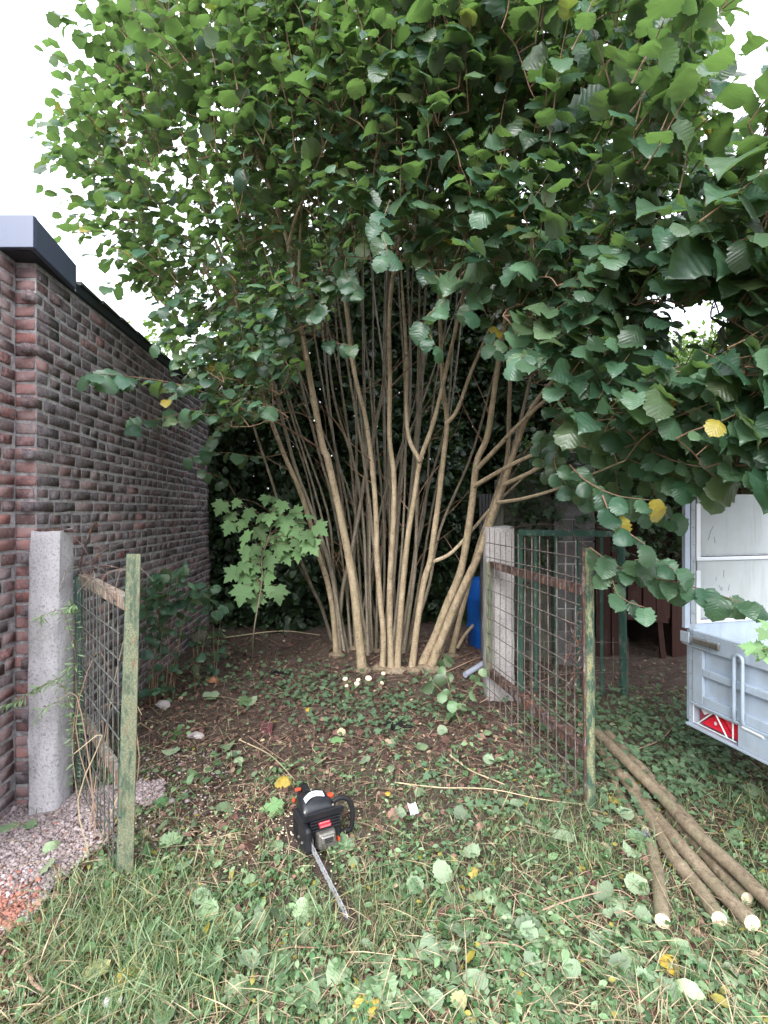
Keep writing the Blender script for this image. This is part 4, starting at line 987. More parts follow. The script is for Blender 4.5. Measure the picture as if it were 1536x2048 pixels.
gaps = [(1440, 0, 105), (1420, 110, 45), (1230, 60, 34), (1540, 420, 45), (1505, 300, 70), (1345, 640, 60), (1400, 620, 52), (1540, 30, 120), (1290, 130, 42), (1480, 190, 55), (1340, 60, 40)]
SPn = np.array([tuple(p) for p in stem_pts])
cand = 0; nsh = 0; bases = []
TARGET = 2700
while nsh < TARGET + 600 and cand < 90000:
    cand += 1; fill = nsh >= TARGET                          # the last ones thicken the far side of the crown
    u = rng.uniform(60, 1680); v = rng.uniform(-110, 960)
    if fill: u = rng.uniform(470, 1200); v = rng.uniform(20, 520)
    if not inpoly(np.array([u]), np.array([v]), crown)[0]: continue
    if any((u - a) ** 2 + (v - b) ** 2 < r * r for a, b, r in gaps): continue
    edge = 0.0
    if u < 420: edge = (420 - u) / 330
    if rng.random() < .55 * edge * (1 if v < 450 else .25): continue
    if u > 950 and v < 450 and rng.random() < (.40 if u < 1250 else .58): continue
    if v < 120 and rng.random() < .25: continue
    yf = np.interp(u, [60, 400, 750, 1100, 1400, 1680], [3.0, 2.75, 2.35, 2.0, 1.55, 1.35])
    yf += np.interp(v, [-110, 300, 600, 900], [0, .1, .4, .3]) * (1 if u < 1050 else .4)
    # lower fringe in the middle is only on the near side, thin
    yb_ = np.interp(u, [60, 300, 750, 1100, 1680], [4.3, 5.2, 5.6, 4.6, 3.6]) - (.9 if v < 300 else 0)
    r_ = rng.random() if not fill else rng.uniform(.45, 1.0); Y = yf + (yb_ - yf) * (r_ ** 1.25)
    if v > 480 and 560 < u < 1000 and rng.random() < .35: continue
    p = np.array(P(u, v, Y))
    if p[0] < -1.80 - .073 * (Y - 2.68) and p[2] < 3.05: continue
    outw = nrmz(p - HC); d = nrmz(outw + np.array([0, 0, .9 if v < 350 else .3]) + rng.normal(size=3) * .35)
    n = int(rng.integers(3, 7)); ls = rng.uniform(.078, .122) * np.interp(u, [100, 500, 900], [.72, .82, 1.0]) * np.exp(rng.normal(0, .10))
    if v < 250 or u < 330: n += 2
    shoot(p - d * .12, d, n, ls, droop=np.interp(v, [0, 600, 900], [.45, .7, .9]), facing=np.interp(u, [100, 700, 1300], [.35, .7, 1.0]))
    bases.append(p - d * .12); nsh += 1
# connect shoots to the stems
bs = np.array(bases); used = [SPn]
order = np.argsort(np.linalg.norm(bs[:, :2] - HC[None, :2], axis=1))
allp = SPn.copy()
for k, i in enumerate(order):
    b = bs[i]; dv = allp - b; dist = np.linalg.norm(dv, axis=1) + np.where(dv[:, 2] > .1, 1.0, 0)
    j = int(np.argmin(dist)); q = allp[j]; l = np.linalg.norm(q - b)
    if l < 1.3:
        m_ = (q * .55 + b * .45) + np.array([0, 0, .06 * l]) + rng.normal(size=3) * .05 * l
        pts = catmull([Vector(q), Vector(m_), Vector(b)], 6); r0 = .0026 + .0035 * min(l, 1)
        TW.tube(pts, list(np.linspace(r0, .0026, 6)), 4, cap=False)
        allp = np.vstack([allp, np.array([tuple(x) for x in pts[2:]])])

def leafy_branch(pts, ys, ls, sp=.05, f0=0.1, droop=.8, facing=1.0, rad=.004, dens=1.0):
    """a traced branch in front of the clump, leaves both sides from fraction f0 on"""
    W = [P(u, v, y) for (u, v), y in zip(pts, np.linspace(ys[0], ys[1], len(pts)))]
    L = sum((b - a).length for a, b in zip(W, W[1:])); n = max(6, int(L / sp)); C = catmull(W, n)
    mb = MB(); mb.tube(C, list(np.linspace(rad, .0015, n)), 6); mb.build('branch', 'twig', hz, smooth=True)
    sg = 1
    for i in range(n):
        if i / n < f0 or rng.random() > dens: continue
        p = np.array(C[i]); d = nrmz(np.array(C[min(i + 1, n - 1)]) - np.array(C[max(i - 1, 0)]))
        side = nrmz(np.cross(d, [0, 0, 1.0]) + 1e-6); pet = nrmz(side * sg + d * .6 + rng.normal(size=3) * .25); sg = -sg
        ax = nrmz(pet * .6 + np.array([0, 0, -droop]) * rng.uniform(.4, 1.3) + np.array([0, -.25, 0]) + rng.normal(size=3) * .15)
        nn = nrmz(np.array([0, -facing, .9]) + rng.normal(size=3) * .3)
        add_leaf(p + pet * .015, ax, nn, ls * rng.uniform(.75, 1.2), leaf_tint(yel=.06))
leafy_branch([(645, 900), (593, 868), (554, 845), (495, 822), (430, 793), (349, 767), (250, 752), (185, 748)], (4.1, 2.55), .105, .05, .35, .5, .5, .008)
leafy_branch([(495, 822), (430, 812), (350, 830), (270, 850)], (3.4, 2.9), .10, .05, .2, .7, .8, .005)
leafy_branch([(480, 800), (430, 830), (380, 820)], (3.3, 3.0), .10, .05, .1, .7, .8, .004)
leafy_branch([(575, 905), (520, 915), (450, 905), (380, 915)], (3.9, 3.5), .10, .06, .2, .7, .8, .004)
leafy_branch([(470, 990), (450, 960), (400, 940)], (3.9, 3.6), .09, .07, .2, .7, .8, .004)
leafy_branch([(1150, 890), (1222, 907), (1316, 940), (1362, 956), (1430, 980)], (2.4, 1.95), .088, .032, .05, 1.0, 1.2, .005)
leafy_branch([(1140, 930), (1170, 960), (1230, 990), (1300, 1000)], (2.3, 2.0), .088, .034, .0, 1.0, 1.2, .004)
leafy_branch([(1120, 880), (1110, 930), (1140, 980)], (2.7, 2.4), .085, .04, .0, 1.0, 1.2, .003)
leafy_branch([(1180, 900), (1190, 950), (1180, 1000)], (2.6, 2.4), .085, .04, .0, 1.0, 1.2, .003)
leafy_branch([(1090, 860), (1080, 910), (1110, 950)], (3.0, 2.8), .09, .045, .0, 1.0, 1.2, .003)
leafy_branch([(1230, 930), (1240, 990), (1270, 1020)], (2.5, 2.3), .085, .036, .0, 1.0, 1.2, .003)
leafy_branch([(1300, 960), (1320, 1010), (1350, 1040)], (2.5, 2.3), .085, .036, .0, 1.0, 1.2, .003)
leafy_branch([(1205, 990), (1222, 1030), (1250, 1060), (1290, 1088)], (2.1, 2.0), .085, .045, .1, 1.0, 1.2, .004)
leafy_branch([(1180, 1095), (1215, 1120), (1270, 1150), (1330, 1160), (1390, 1175), (1440, 1190), (1500, 1212)], (2.35, 1.85), .085, .035, .05, .9, 1.1, .004)
leafy_branch([(1215, 1120), (1225, 1160), (1240, 1195), (1290, 1215)], (2.3, 2.1), .085, .05, .1, 1.0, 1.2, .003)
leafy_branch([(1270, 1120), (1310, 1120), (1350, 1140)], (2.2, 2.0), .08, .045, .0, 1.0, 1.2, .003)
leafy_branch([(1430, 900), (1480, 930), (1560, 960)], (1.9, 1.6), .085, .035, .0, .9, 1.1, .004)
leafy_branch([(1250, 860), (1300, 900), (1380, 930), (1500, 940)], (2.3, 1.8), .088, .035, .0, .9, 1.1, .005)
leafy_branch([(1300, 800), (1380, 830), (1470, 860), (1560, 880)], (2.1, 1.6), .09, .032, .0, .9, 1.1, .005)
leafy_branch([(1080, 640), (1040, 690), (1060, 700)], (2.5, 2.2), .088, .04, .0, .9, 1.1, .004)
leafy_branch([(1160, 720), (1110, 690), (1060, 700), (1040, 720)], (2.4, 2.1), .09, .035, .0, .9, 1.1, .005)
leafy_branch([(930, 540), (890, 600), (850, 640), (870, 690)], (2.6, 2.5), .088, .045, .25, .9, 1.1, .004)
leafy_branch([(960, 600), (985, 660), (990, 700)], (2.8, 2.6), .085, .05, .2, .9, 1.1, .003)
leafy_branch([(630, 640), (650, 680), (700, 690)], (3.2, 3.1), .085, .07, .4, .9, 1.1, .003)
leafy_branch([(600, 590), (640, 560), (700, 580)], (3.2, 3.0), .09, .06, .2, .9, 1.1, .003)
leafy_branch([(780, 400), (765, 450), (775, 510)], (2.5, 2.3), .10, .045, .2, .9, 1.1, .003)
leafy_branch([(530, 690), (450, 715), (390, 755), (335, 800)], (3.6, 3.2), .085, .035, .1, .7, .8, .004)
leafy_branch([(560, 620), (480, 650), (400, 690), (350, 720)], (3.5, 3.2), .085, .035, .1, .7, .8, .004)
leafy_branch([(540, 780), (470, 820), (430, 870), (410, 900)], (3.7, 3.5), .085, .04, .1, .7, .8, .004)
leafy_branch([(600, 540), (560, 620), (545, 700), (560, 740)], (3.4, 3.2), .085, .04, .1, .8, .9, .004)
leafy_branch([(640, 520), (650, 580), (630, 630)], (3.2, 3.0), .088, .04, .1, .8, .9, .004)
leafy_branch([(700, 480), (690, 540), (715, 580)], (3.0, 2.8), .088, .045, .1, .8, .9, .003)
leafy_branch([(830, 470), (850, 530), (880, 560)], (2.8, 2.6), .088, .045, .1, .8, .9, .003)
leafy_branch([(990, 520), (960, 580), (940, 620)], (2.7, 2.5), .088, .045, .1, .8, .9, .003)
leafy_branch([(440, 600), (400, 640), (350, 660), (320, 690)], (3.5, 3.3), .085, .035, .1, .7, .7, .004)
leafy_branch([(420, 540), (370, 580), (320, 620)], (3.4, 3.2), .085, .035, .1, .6, .6, .004)
leafy_branch([(330, 560), (240, 500), (170, 470), (140, 400)], (3.2, 3.0), .09, .05, .3, .5, .3, .004)
leafy_branch([(300, 420), (200, 350), (120, 300), (80, 330)], (3.3, 3.0), .09, .05, .2, .5, .3, .004)
leafy_branch([(300, 330), (200, 250), (140, 220), (110, 250)], (3.3, 3.1), .09, .05, .2, .5, .3, .004)
leafy_branch([(300, 200), (220, 110), (160, 60), (120, 30)], (3.2, 3.0), .09, .05, .2, .4, .3, .004)
leafy_branch([(320, 120), (260, 40), (220, -20)], (3.2, 3.0), .09, .05, .2, .4, .3, .004)
for (u, v, Y, dx, dz) in [(250, 420, 3.3, -.8, .5), (240, 380, 3.2, -.9, .6), (230, 340, 3.2, -.9, .45), (225, 300, 3.3, -.95, .6), (230, 265, 3.1, -.8, .6), (240, 240, 3.2, -.8, .75), (250, 200, 3.1, -.7, .8), (255, 160, 3.2, -.6, .9), (250, 120, 3.1, -.6, 1), (260, 90, 3.1, -.5, 1), (270, 60, 3.0, -.45, 1), (290, 20, 3.1, -.35, 1), (330, 40, 3.0, -.25, 1), (280, 480, 3.4, -.85, .35), (300, 540, 3.5, -.8, .3), (200, 330, 3.4, -.8, .2), (210, 400, 3.4, -.8, .1), (240, 450, 3.3, -.7, -.1),
                       (700, 60, 2.5, -.1, 1), (820, 40, 2.4, .05, 1), (960, 60, 2.3, .15, 1), (1080, 80, 2.1, .25, 1), (1180, 120, 1.9, .4, 1), (1260, 180, 1.8, .5, .9), (1330, 250, 1.7, .6, .8), (1380, 330, 1.65, .6, .8), (1420, 420, 1.6, .7, .7), (1300, 330, 1.8, .5, 1), (1200, 260, 1.9, .4, 1), (560, 80, 2.7, -.15, 1), (450, 60, 2.8, -.2, 1), (400, 120, 2.8, -.25, 1)]:
    for q in range(2):
        p = np.array(P(u + rng.normal(0, 22), v + rng.normal(0, 22), Y + rng.normal(0, .12)))
        shoot(p, (dx + rng.normal(0, .12), -.25 + rng.normal(0, .15), dz + rng.normal(0, .1)), int(rng.integers(4, 8)), .075 if u < 600 else .09, spacing=.06, droop=.35, facing=.5)
tw = TW.build('twigs', 'twig', hz); tw['kind'] = 'stuff'

LP, LA, LN, LS, LT = (np.array(x, float) for x in (leafP, leafA, leafN, leafS, leafT))
B, _ = xforms(LP, LA, LN, LS)
d2 = np.linalg.norm(LP - np.array([0, 0, H]), axis=1)
uu, vv = UV(LP[:, 0], np.maximum(LP[:, 1], .3), LP[:, 2])
inside = (uu > 0) & (uu < 1536) & (vv > 0) & (vv < 2048) & (LP[:, 1] > .8)
score = np.where(inside, LS / d2, 0)
big = np.argsort(-score)[:300]; rest = np.setdiff1d(np.arange(len(LP)), big)
lp = {}
for i in big:
    k = int(rng.integers(0, len(hz_hd))); key = (k, tuple(int(x * 4.99) for x in LT[i]))
    if key not in lp:
        tv, tt, tu = hz_hd[k]; lp[key] = np_mesh('hazel_leaf', tv, tt, np.tile(LT[i], (len(tv), 1)), tu, True); lp[key].materials.append(M['hazel_leaf'])
    o = link('leaf', lp[key], hz); mw = Matrix.Identity(4)
    for a in range(3):
        for b in range(3): mw[a][b] = B[i, a, b]
        mw[a][3] = LP[i, a]
    o.matrix_basis = mw
near = rest[d2[rest] < 3.6]; far = rest[d2[rest] >= 3.6]
V1, T1, C1, U1 = batch(hz_hd, B[near], LP[near], LT[near]); V2, T2, C2, U2 = batch(hz_ld, B[far], LP[far], LT[far])
o = link('crown', np_mesh('crown', np.concatenate([V1, V2]), np.concatenate([T1, T2 + len(V1)]), np.concatenate([C1, C2]), np.concatenate([U1, U2]), True), hz, 'hazel_leaf'); o['kind'] = 'stuff'

# ================================================================== BACKGROUND PLANTING
def leaf_cloud(n, sampler, size, tmpl, mat, name, parent, up=.6, outc=None, tint=(.5, .25)):
    p = sampler(n); n = len(p)
    nn = rng.normal(size=(n, 3)) * .6 + np.array([0, -.5, up]); ax = rng.normal(size=(n, 3)) + np.array([0, -.2, -.5])
    Bm, _ = xforms(p, ax, nn, rng.uniform(size[0], size[1], n))
    tt = np.stack([np.clip(rng.normal(tint[0], .3, n), 0, 1), np.clip(rng.normal(.5, tint[1], n), 0, 1), np.zeros(n)], 1)
    V_, T_, C_, U_ = batch(tmpl, Bm, p, tt)
    o = link(name, np_mesh(name, V_, T_, C_, U_, True), parent, mat); o['kind'] = 'stuff'; return o
def hedge_sampler(x0, x1, y0, y1, z0, z1, bumps):
    def f(n):
        x = rng.uniform(x0, x1, n); t = rng.random(n); z = z0 + (z1 - z0) * t
        front = y0 + .35 * np.sin(x * 2.1 + 1) * np.cos(z * 1.7) + .15 * np.sin(x * 7) + .4 * np.maximum(0, t - .75) * 3
        y = front + (y1 - y0) * rng.random(n) ** 2.2
        top = z1 - .5 * (np.sin(x * 1.3 + bumps) ** 2) - .25 * np.sin(x * 5.3) ** 2
        if x0 < -3: top = np.where(x < -1.9, np.minimum(top, 3.3 + (x + 1.9) * .5), top)
        k = z < top
        return np.stack([x, y, z], 1)[k]
    return f
hd = thing('evergreen_hedge', 'dense dark evergreen hedge filling the space behind the hazel stems', 'hedge', (0, 7.0, .1))
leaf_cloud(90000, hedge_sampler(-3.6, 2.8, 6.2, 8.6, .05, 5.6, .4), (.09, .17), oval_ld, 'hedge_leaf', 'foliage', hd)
for k in range(14):
    x = -3.0 + k * .4 + random.gauss(0, .08); mb = MB(); y = 7.2 + random.gauss(0, .3)
    mb.tube(catmull([(x, y, -.05), (x + random.gauss(0, .08), y, 1.2), (x + random.gauss(0, .15), y, 2.6), (x + random.gauss(0, .2), y, 3.8)], 9), list(np.linspace(.05, .012, 9)), 7); mb.build('trunk', 'bark_grey', hd, smooth=True)
iv = thing('ivy_bush', 'dark glossy ivy mounded over the plank shed roof', 'ivy', (2.9, 5.2, 1.9))
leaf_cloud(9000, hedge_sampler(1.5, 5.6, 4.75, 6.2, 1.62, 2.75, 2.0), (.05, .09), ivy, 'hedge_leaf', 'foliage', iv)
def curtain(n):
    x = rng.uniform(P(1275, 0, 4.85).x, P(1400, 0, 4.85).x, n); z = rng.uniform(.75, 1.75, n); y = 4.80 + rng.random(n) * .1
    k = rng.random(n) < np.clip((z - .7) / .9, 0, 1); return np.stack([x, y, z], 1)[k]
leaf_cloud(1300, curtain, (.05, .08), ivy, 'hedge_leaf', 'hanging_ivy', iv)
def climb(n):
    x = rng.uniform(1.15, 2.25, n); z = rng.uniform(.75, 2.1, n); y = 4.52 + rng.random(n) * .08
    k = rng.random(n) < np.clip((z - .9) / 1.1 + .35 * np.sin(x * 6), 0, 1); return np.stack([x, y, z], 1)[k]
leaf_cloud(900, climb, (.06, .10), ivy, 'hedge_leaf', 'climbing_ivy', iv)
def far_tree(label, cx, cy, rx, rz, cz, n, mat, size, trunk_h):
    t = thing('tree', label, 'tree', (cx, cy, 0))
    def smp(m):
        out = []
        cl = rng.normal(size=(26, 3)); cl /= np.linalg.norm(cl, axis=1, keepdims=True); cl *= rng.uniform(.35, .95, (26, 1))
        j = rng.integers(0, 26, m); q = cl[j] + rng.normal(size=(m, 3)) * .17
        return q * np.array([rx, rx, rz]) + np.array([cx, cy, cz])
    leaf_cloud(n, smp, size, oval_ld, mat, 'crown', t)
    mb = MB(); mb.tube(catmull([(cx, cy, -.05), (cx + .1, cy, trunk_h * .5), (cx - .05, cy, trunk_h), (cx, cy, cz)], 10), list(np.linspace(.14, .03, 10)), 8); mb.build('trunk', 'bark_grey', t, smooth=True)
    return t
far_tree('pale leafy tree showing beyond the brick building roof', -4.6, 9.5, 1.1, 0.8, 4.1, 1500, 'tree_leaf', (.07, .12), 3.0)
far_tree('bushy green tree standing behind the evergreen hedge', -2.2, 10.0, 1.4, 1.6, 4.6, 5000, 'tree_leaf', (.07, .12), 3.2)
far_tree('bright yellow green tree beyond the ivy covered shed', 4.6, 8.4, 1.7, 1.25, 3.3, 9000, 'tree_leaf', (.06, .11), 2.6)
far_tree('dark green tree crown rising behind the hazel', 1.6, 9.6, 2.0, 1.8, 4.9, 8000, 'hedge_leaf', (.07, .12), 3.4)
far_tree('tall leafy tree beyond the box trailer', 7.6, 9.4, 1.9, 1.8, 3.4, 8000, 'tree_leaf', (.07, .12), 2.8)

# ================================================================== GROUND COVER
def ground_samples(n, y0=1.25, y1=5.6, power=2.0):
    """denser near the viewer"""
    t = rng.random(n); a, b = y0 ** (1 - power), y1 ** (1 - power)
    y = (a + (b - a) * t) ** (1 / (1 - power)); x = rng.uniform(-.92, .95, n) * y
    k = (x > -1.97) & ~((x < -1.80) & (y > 2.60))
    a_, b_ = G(625, 1705), G(697, 1842); dx, dy = b_.x - a_.x, b_.y - a_.y      # nothing grows through the saw
    tt_ = np.clip(((x - a_.x) * dx + (y - a_.y) * dy) / (dx * dx + dy * dy), -.55, 1.1)
    k &= np.hypot(x - a_.x - dx * tt_, y - a_.y - dy * tt_) > np.where(tt_ < 0, .11, .035)
    x, y = x[k], y[k]; z = gz(x, y); u, v = UV(x, y, z)
    return x, y, z, u, v
gravel_poly = [(-200, 1560), (60, 1560), (180, 1580), (330, 1560), (330, 1600), (230, 1640), (215, 1690), (120, 1760), (60, 1850), (-40, 1900), (-300, 2000)]
def blobs(x, y, s, ph): return .5 + .5 * np.sin(x * s + ph + 1.7 * np.sin(y * s * .7 + ph * 2)) * np.cos(y * s * 1.1 - ph + 1.3 * np.sin(x * s * .9))
def fields(x, y, u, v):
    grav = inpoly(u, v, gravel_poly).astype(float)
    bed = np.clip((1560 - v) / 120, 0, 1) * np.clip((u - 250) / 60, 0, 1) * np.clip((1260 - u) / 120, 0, 1)      # bare litter round the hazel
    bed = np.clip((1600 - v) / 120, 0, 1) * np.clip((u - 250) / 60, 0, 1) * np.clip((1180 - u) / 160, 0, 1)
    bed = np.maximum(bed, .85 * np.exp(-((u - 480) / 210) ** 2 - ((v - 1640) / 90) ** 2))
    bed = np.maximum(bed, .45 * blobs(x, y, 3.1, 5.0) * np.clip((v - 1500) / 100, 0, 1))
    return grav, bed
def tints(n, r, g, b=0.0, sr=.28, sg=.24):
    return np.stack([np.clip(rng.normal(r, sr, n), 0, 1), np.clip(rng.normal(g, sg, n), 0, 1), np.full(n, b) if not hasattr(b, '__len__') else b], 1)
def stuff(name, label, cat, tm, p, ax, nn, size, tint, mat, smooth=True):
    Bm, _ = xforms(p, ax, nn, size); V_, T_, C_, U_ = batch(tm, Bm, p, tint)
    o = link(name, np_mesh(name, V_, T_, C_, U_, smooth), None, mat); tag(o, label, cat, None, 'stuff'); return o
def up_ax(n, spread=.5):
    a = rng.uniform(0, 2 * math.pi, n); return np.stack([np.cos(a), np.sin(a), rng.normal(0, spread * .3, n)], 1)

# grass: template blade grows along +Z, so the axis given is the lean direction
def grass(n, dens, lmin, lmax, name, label, straw=.1, power=2.0):
    x, y, z, u, v = ground_samples(n, power=power); grav, bed = fields(x, y, u, v)
    k = rng.random(len(x)) < dens(x, y, u, v) * (1 - grav) ; x, y, z = x[k], y[k], z[k]; m = len(x)
    a = rng.uniform(0, 2 * math.pi, m); a = a + 1.2 * np.sin(x * 3 + y * 2)
    lean = np.stack([np.cos(a), np.sin(a), np.zeros(m)], 1); upv = np.stack([rng.normal(0, .35, m), rng.normal(0, .35, m) - .05, np.ones(m)], 1)
    st = np.where(rng.random(m) < straw, rng.uniform(.5, 1, m), np.clip(rng.normal(.05, .1, m), 0, .35))
    return stuff(name, label, 'grass', blades, np.stack([x, y, z - .004], 1), lean, upv, rng.uniform(lmin, lmax, m), tints(m, .5, .5, st), 'grass')
def d_long(x, y, u, v):
    a = np.exp(-((u - 230) / 210) ** 2 - ((v - 1900) / 150) ** 2) * 1.5
    a = np.maximum(a, 1.0 * np.exp(-((u - 1180) / 150) ** 2 - ((v - 1700) / 70) ** 2))
    a = np.maximum(a, .9 * np.exp(-((u - 1480) / 120) ** 2 - ((v - 1640) / 90) ** 2))
    a = np.maximum(a, .8 * np.exp(-((u - 720) / 130) ** 2 - ((v - 1840) / 60) ** 2))
    return np.clip(a * (.35 + .65 * blobs(x, y, 6.0, .7)), 0, 1)
def d_short(x, y, u, v):
    g, bed = fields(x, y, u, v); return np.clip((1 - bed * 1.05) * (.25 + .75 * blobs(x, y, 4.5, 2.0)), 0.02, 1) * np.clip((v - 1380) / 120, .0, 1)
grass(52000, d_long, .05, .125, 'long_grass', 'long lush grass tufts on the rough lawn', .10)
grass(90000, d_short, .025, .07, 'short_grass', 'short trodden grass mixed with small weeds', .16)
# small weeds
x, y, z, u, v = ground_samples(62000); g, bed = fields(x, y, u, v)
k = rng.random(len(x)) < np.clip((1 - .94 * bed) * (.12 + 1.1 * blobs(x, y, 5.5, 4.0) * (.35 + .65 * blobs(x, y, 13.0, 1.0))) * (1 - g) * (1 - .65 * np.clip(d_long(x, y, u, v), 0, 1)), .015, 1) * np.clip((v - 1330) / 100, .08, 1) * (1 - .97 * g)
x, y, z = x[k], y[k], z[k]; m = len(x)
stuff('low_weeds', 'low mixed weeds and clover leaves covering the ground', 'weeds', oval, np.stack([x, y, z + rng.uniform(.003, .04, m)], 1), up_ax(m, 1.0), np.stack([rng.normal(0, .45, m), rng.normal(0, .45, m) - .1, np.ones(m)], 1), np.exp(rng.normal(math.log(.021), .38, m)), tints(m, .45, .5, np.where(rng.random(m) < .03, .7, 0), .33), 'weed_leaf')
# brown leaf litter and chips
x, y, z, u, v = ground_samples(46000, power=1.6); g, bed = fields(x, y, u, v)
k = rng.random(len(x)) < np.clip(bed * .95 + .16, 0, 1) * (1 - .9 * g); x, y, z, v = x[k], y[k], z[k], v[k]; m = len(x)
redn = np.clip(1 - (v - 1300) / 260, 0, 1)
pale = np.where(rng.random(m) < .05 + .08 * (1 - redn), rng.uniform(.3, .9, m), 0)
stuff('leaf_litter', 'brown dead leaf litter round the hazel stems', 'leaf litter', oval + hz_ld[:2], np.stack([x, y, z + rng.uniform(.0, .018, m)], 1), up_ax(m, 1.2), np.stack([rng.normal(0, .6, m), rng.normal(0, .6, m), np.ones(m)], 1), np.exp(rng.normal(math.log(.020), .42, m)), tints(m, .4, .5, pale, .3, .3), 'litter')
# straw and dry stems
x, y, z, u, v = ground_samples(21000, power=1.9); g, bed = fields(x, y, u, v)
k = rng.random(len(x)) < np.clip(.30 + .7 * bed, 0, 1) * (1 - .8 * g); x, y, z = x[k], y[k], z[k]; m = len(x)
ax = up_ax(m, .9); Bm, _ = xforms(np.stack([x, y, z + rng.uniform(.004, .05, m)], 1), ax, np.stack([rng.normal(0, .3, m), rng.normal(0, .3, m), np.ones(m)], 1), np.exp(rng.normal(math.log(.085), .5, m)))
Bm[:, :, 0] *= (.0017 / .012) / np.linalg.norm(Bm[:, :, 1], axis=1)[:, None] * rng.uniform(.5, 1.1, m)[:, None]
V_, T_, C_, U_ = batch(straws, Bm, np.stack([x, y, z + rng.uniform(.004, .04, m)], 1), tints(m, .5, .5, rng.uniform(.5, 1, m)))
tag(link('straw', np_mesh('straw', V_, T_, C_, U_), None, 'litter'), 'thin dry straw stems strewn over the ground', 'straw', None, 'stuff')
# wood chips and sawdust by the chainsaw
n = 900; u = rng.normal(470, 130, n); v = rng.normal(1640, 55, n); gp = np.array([tuple(G(a, b)) for a, b in zip(u, np.clip(v, 1450, 1900))]); m = n
stuff('wood_chips', 'pale sawdust and wood chips scattered beside the chainsaw', 'wood chips', stones, gp + np.array([0, 0, .004]), up_ax(m), np.stack([rng.normal(0, .3, m), rng.normal(0, .3, m), np.ones(m)], 1), rng.uniform(.002, .007, m), tints(m, .8, .7, .15), 'cut_wood')
# gravel bed and stones
xs_, ys_ = np.meshgrid(np.linspace(-1.97, -.9, 70), np.linspace(1.5, 3.0, 90)); zz_ = gz(xs_, ys_); uu_, vv_ = UV(xs_, ys_, zz_); ins = inpoly(uu_, vv_, gravel_poly)
V_ = np.stack([xs_, ys_, zz_ + .007 + rng.normal(size=zz_.shape) * .002], -1).reshape(-1, 3); i_, j_ = np.meshgrid(np.arange(69), np.arange(89)); a_ = (j_ * 70 + i_).ravel(); ok = ins[:-1, :-1].ravel() & ins[1:, 1:].ravel()
Q_ = np.stack([a_, a_ + 1, a_ + 71, a_ + 70], 1)[ok]
o = link('gravel_patch', np_mesh('gravel_patch', V_, Q_, smooth=True), None, 'gravel_bed'); o['kind'] = 'structure'
n = 34000; x = rng.uniform(-1.96, -.85, n); y = rng.uniform(1.45, 3.0, n); z = gz(x, y); u, v = UV(x, y, z); k = inpoly(u, v, gravel_poly) | (rng.random(n) < .05 * (v > 1500)); x, y, z, u, v = x[k], y[k], z[k], u[k], v[k]; m = len(x)
redp = np.where((np.exp(-((u - 20) / 60) ** 2 - ((v - 1830) / 50) ** 2) > rng.random(m)) | (rng.random(m) < .02), .9, 0)
stuff('gravel', 'loose pink grey gravel heaped beside the brick wall', 'gravel', stones, np.stack([x, y, z + .010], 1), up_ax(m), np.stack([rng.normal(0, .4, m), rng.normal(0, .4, m), np.ones(m)], 1), np.exp(rng.normal(math.log(.0058), .45, m)), tints(m, .5, .5, redp), 'gravel', False)

# creeping ivy on the ground
def ivy_patch(n, cu, cv, su, sv, label, hi=.06, size=(.022, .05)):
    u = rng.normal(cu, su, n); v = np.clip(rng.normal(cv, sv, n), 1240, 2040); gp = np.array([tuple(G(a, b)) for a, b in zip(u, v)])
    gp[:, 2] += rng.uniform(.008, hi, n)
    k = (gp[:, 0] > -1.8)
    gp = gp[k]; n = len(gp)
    return stuff('ground_ivy', label, 'ivy', ivy, gp, up_ax(n, 1.0) + np.array([0, -.5, -.1]), np.stack([rng.normal(0, .35, n), rng.normal(-.35, .35, n), np.ones(n)], 1), rng.uniform(size[0], size[1], n), tints(n, .5, .5, 0), 'ivy_leaf')
ivy_patch(400, 760, 1425, 100, 30, 'dark ivy creeping below the pale cut stubs')
ivy_patch(330, 620, 1375, 80, 26, 'ivy sprigs creeping over the brown litter beside the hazel')
ivy_patch(700, 1330, 1540, 110, 55, 'dark ivy and weeds growing under the trailer tailgate', .10)
ivy_patch(420, 1440, 1480, 80, 40, 'ivy clump growing at the trailer lamp', .14)
ivy_patch(700, 370, 1300, 80, 55, 'low ivy spreading at the foot of the brick wall', .22)
ivy_patch(420, 1230, 1440, 110, 36, 'ivy sprigs in front of the shed doorway', .08)
ivy_patch(170, 1020, 1570, 110, 50, 'ivy and bramble leaves under the rusty mesh gate', .05)

